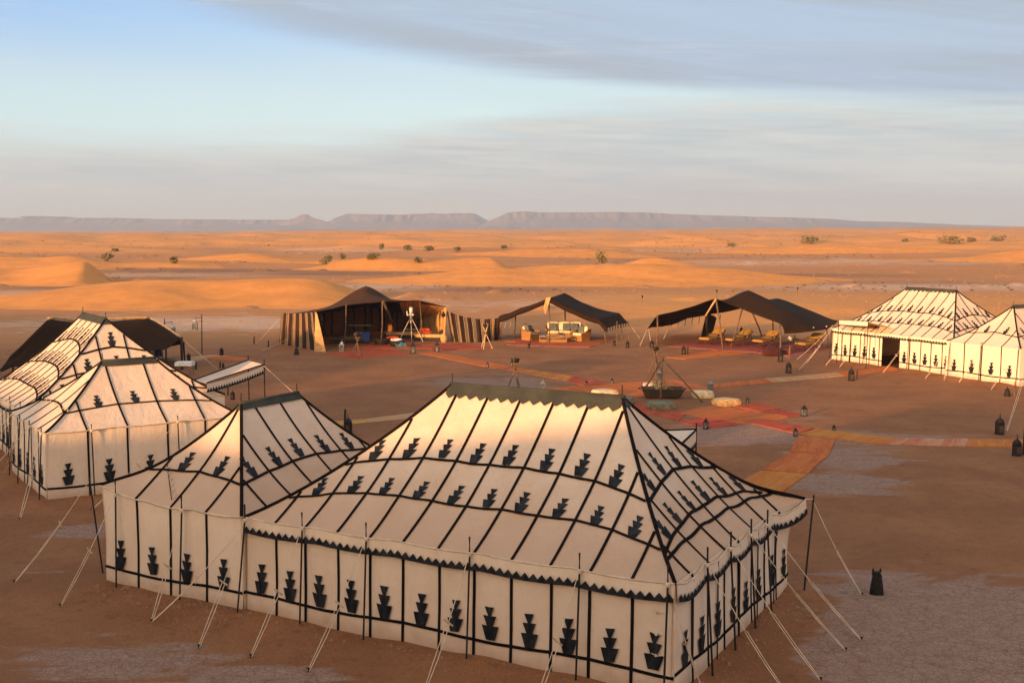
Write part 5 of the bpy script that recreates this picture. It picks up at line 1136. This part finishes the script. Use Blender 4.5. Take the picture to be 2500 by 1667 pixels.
# ------------------------------------------------------------------ bushes
def bush(label, px, py, wpx, hpx, dens=1.):
    p = drop(px, py, 900.); D = p.length; w = wpx*D/FPX; h = hpx*D/FPX; q = thing('desert_bush', label, 'bush', p)
    n = int(420*dens); mb = MB(); lf = max(.10, D*.0011)
    lumps = [(random.uniform(-.32, .32)*w, random.uniform(-.3, .3)*w, random.uniform(.22, .68)*h, random.uniform(.18, .28)*w) for _ in range(9)]
    for i in range(n):
        lx, ly, lz, lr = random.choice(lumps); d = Vector((random.gauss(0, 1), random.gauss(0, 1), random.gauss(0, 1))).normalized()*lr*random.uniform(.55, 1.15); c = Vector((lx, ly, lz))+Vector((d.x, d.y, d.z*min(1.4, h/w)))
        if c.z < .02: c.z = abs(c.z)*.6
        a = Vector((random.gauss(0, 1), random.gauss(0, 1), random.gauss(0, 1))).normalized(); b = a.cross(Vector((random.gauss(0, 1), random.gauss(0, 1), 1))).normalized(); s = lf*random.uniform(.6, 1.3)
        mb.add([c-a*s*.35, c+b*s, c+a*s*.35, c-b*s*.9], [(0, 1, 2, 3)])
    mb.build('foliage', M['leaf'], q); t = MB()
    for i in range(12): lx, ly, lz, lr = lumps[i % 9]; t.tube([(0, 0, -.1), (lx*.5, ly*.5, lz*.5), (lx+random.uniform(-.2, .2)*lr, ly, lz+lr*.9)], .03*w/2+.01, 4, .01)
    t.build('stems', M['twig'], q); return q
for a in (('round green bush on the flats at the far left', 262, 638, 32, 26), ('small olive bush right of the round one at the far left', 425, 643, 20, 18), ('tiny dark bush beyond the far left bushes', 281, 614, 16, 8), ('loose feathery bush in the middle left', 796, 646, 30, 28), ('thin small bush right of the feathery one', 838, 632, 16, 14),
      ('wide low bush near the middle left dunes', 911, 634, 36, 18), ('narrow upright bush on the middle plain', 930, 609, 12, 16), ('bushy dark clump on the middle plain', 995, 611, 20, 14), ('low spreading clump right of the dark one', 1047, 611, 22, 12), ('small light green bush on the dune crest', 1024, 641, 22, 14),
      ('sparse pale bush on the middle plain', 1114, 613, 16, 10), ('tiny bush in the middle distance', 1230, 607, 12, 9), ('tall upright green bush standing behind the central dune', 1472, 643, 38, 34), ('wide brown green bush on a sand mound at the right', 1979, 596, 44, 22),
      ('small faint bush left of the mound bush', 1785, 601, 14, 9), ('largest rounded bush on the right plain', 2321, 596, 60, 28), ('small dark bush beside the largest one on the right', 2371, 591, 22, 12), ('round olive bush furthest right', 2438, 589, 32, 16), ('tiny scrub near the right plain', 2210, 590, 14, 7)): bush(*a)
# ------------------------------------------------------------------ clods and stones round the walls
def clods():
    mb = MB(); n = 0
    def put_(x, y, s):
        z = gz(x, y); vs = []
        for dx, dy, dz in ((-1, -.8, -.2), (1, -.7, -.2), (.8, .9, -.2), (-.9, .8, -.2), (-.5, -.5, .6), (.6, -.4, .7), (.4, .5, .55), (-.5, .4, .75)):
            vs.append((x+dx*s*random.uniform(.6, 1.1), y+dy*s*random.uniform(.6, 1.1), z+dz*s*random.uniform(.7, 1.1)))
        mb.add(vs, [(3, 2, 1, 0), (4, 5, 6, 7), (0, 1, 5, 4), (1, 2, 6, 5), (2, 3, 7, 6), (3, 0, 4, 7)])
    for ti, (a0, a1, k, num) in enumerate(((0, 9.45, 0, 420), (0, 6.6, 1, 260))):
        for _ in range(num):
            a = random.uniform(a0, a1); d = abs(random.gauss(.15, .45))+.12; w = t0.world(*t0.loc(k, a, -d), 0); put_(w.x, w.y, random.choice((.012, .02, .02, .03, .045)))
    for _ in range(420): a = random.uniform(0, 4.4); w = t1.world(*t1.loc(3, a, -abs(random.gauss(.2, .6))-.1), 0); put_(w.x, w.y, random.choice((.012, .02, .03, .05)))
    for _ in range(160): a = random.uniform(0, 6); w = t2.world(*t2.loc(0, a, -abs(random.gauss(.2, .5))-.1), 0); put_(w.x, w.y, random.choice((.02, .03, .05)))
    for _ in range(140): w = on(random.gauss(1965, 22), random.gauss(1490, 12)); put_(w.x, w.y, random.choice((.02, .03, .045)))
    for _ in range(700):
        y = random.uniform(18.5, 40); x = y*random.uniform(-.46, .46)
        if float(rim(np.array([x]), np.array([y]))[0]) > .3: put_(x, y, random.choice((.008, .012, .02)))
    o = mb.build('loose_clods', M['stone']); tag(o, 'small clods and stones scattered on the sand', kind='stuff')
clods()
def litter():
    mb = MB()
    for _ in range(2600):
        y = random.uniform(96, 300)**1; x = y*random.uniform(-.48, .48)
        if nz(np.array([x]), np.array([y]), 16, 51)[0] < .5: continue
        if any(dune_h(b, np.array([x]), np.array([y]))[0] > gz(x, y)-.05 for _, b in DUNES): continue
        s = random.choice((.05, .08, .12, .2)); z = gz(x, y); vs = []
        for dx, dy, dz in ((-1.6, -.8, -.2), (1.5, -.7, -.2), (1.2, .9, -.2), (-1.4, .8, -.2), (-.5, -.5, .6), (.6, -.4, .7), (.4, .5, .55), (-.5, .4, .75)): vs.append((x+dx*s*random.uniform(.6, 1.1), y+dy*s*random.uniform(.6, 1.1), z+dz*s*random.uniform(.5, 1.1)))
        mb.add(vs, [(3, 2, 1, 0), (4, 5, 6, 7), (0, 1, 5, 4), (1, 2, 6, 5), (2, 3, 7, 6), (3, 0, 4, 7)])
    o = mb.build('scattered_rocks', M['stone']); tag(o, 'rocks and dry scrub scattered over the flats', kind='stuff')
litter()
def scrub():
    mb = MB()
    ys = rng.uniform(150, 1000, 9000); xs = ys*rng.uniform(-.48, .48, 9000); m = nz(xs, ys, 45, 61)*.6+nz(xs, ys, 14, 62)*.4; ok = m > .53; xs, ys = xs[ok], ys[ok]
    zs = ground_h(xs, ys); hid = np.zeros(len(xs), bool)
    for _, b in DUNES: hid |= dune_h(b, xs, ys) > zs-.05
    for x, y, z in zip(xs[~hid], ys[~hid], zs[~hid]):
        w = random.uniform(.10, .30)*(1+y/600); h = w*random.uniform(.4, .8)
        for k in range(7):
            a = random.uniform(0, 6.28); t = Vector((math.cos(a)*w, math.sin(a)*w, h*random.uniform(.4, 1))); sd = Vector((-math.sin(a), math.cos(a), 0))*w*.28; p = Vector((x, y, z))
            mb.add([p-sd*.4, p+sd*.4, p+t+sd, p+t*1.05-sd], [(0, 1, 2, 3)])
    o = mb.build('dry_scrub', M['scrub']); tag(o, 'low dry tufts dotting the flats', kind='stuff')
scrub()
# ------------------------------------------------------------------ haze
HAZE = 1.75e-4
def haze():
    m = bpy.data.materials.new('air'); m.use_nodes = True; nt = m.node_tree; nt.nodes.clear(); out = nd(nt, 'ShaderNodeOutputMaterial'); v = nd(nt, 'ShaderNodeVolumePrincipled')
    v.inputs['Color'].default_value = (.59, .74, .97, 1); v.inputs['Density'].default_value = HAZE; v.inputs['Anisotropy'].default_value = 0.1; nt.links.new(v.outputs[0], out.inputs['Volume'])
    o = MB().box((0, 0, 70), (17200, 17200, 280)).build('haze', m); tag(o, 'thin pale air haze over the desert', kind='stuff')
if HAZE: haze()
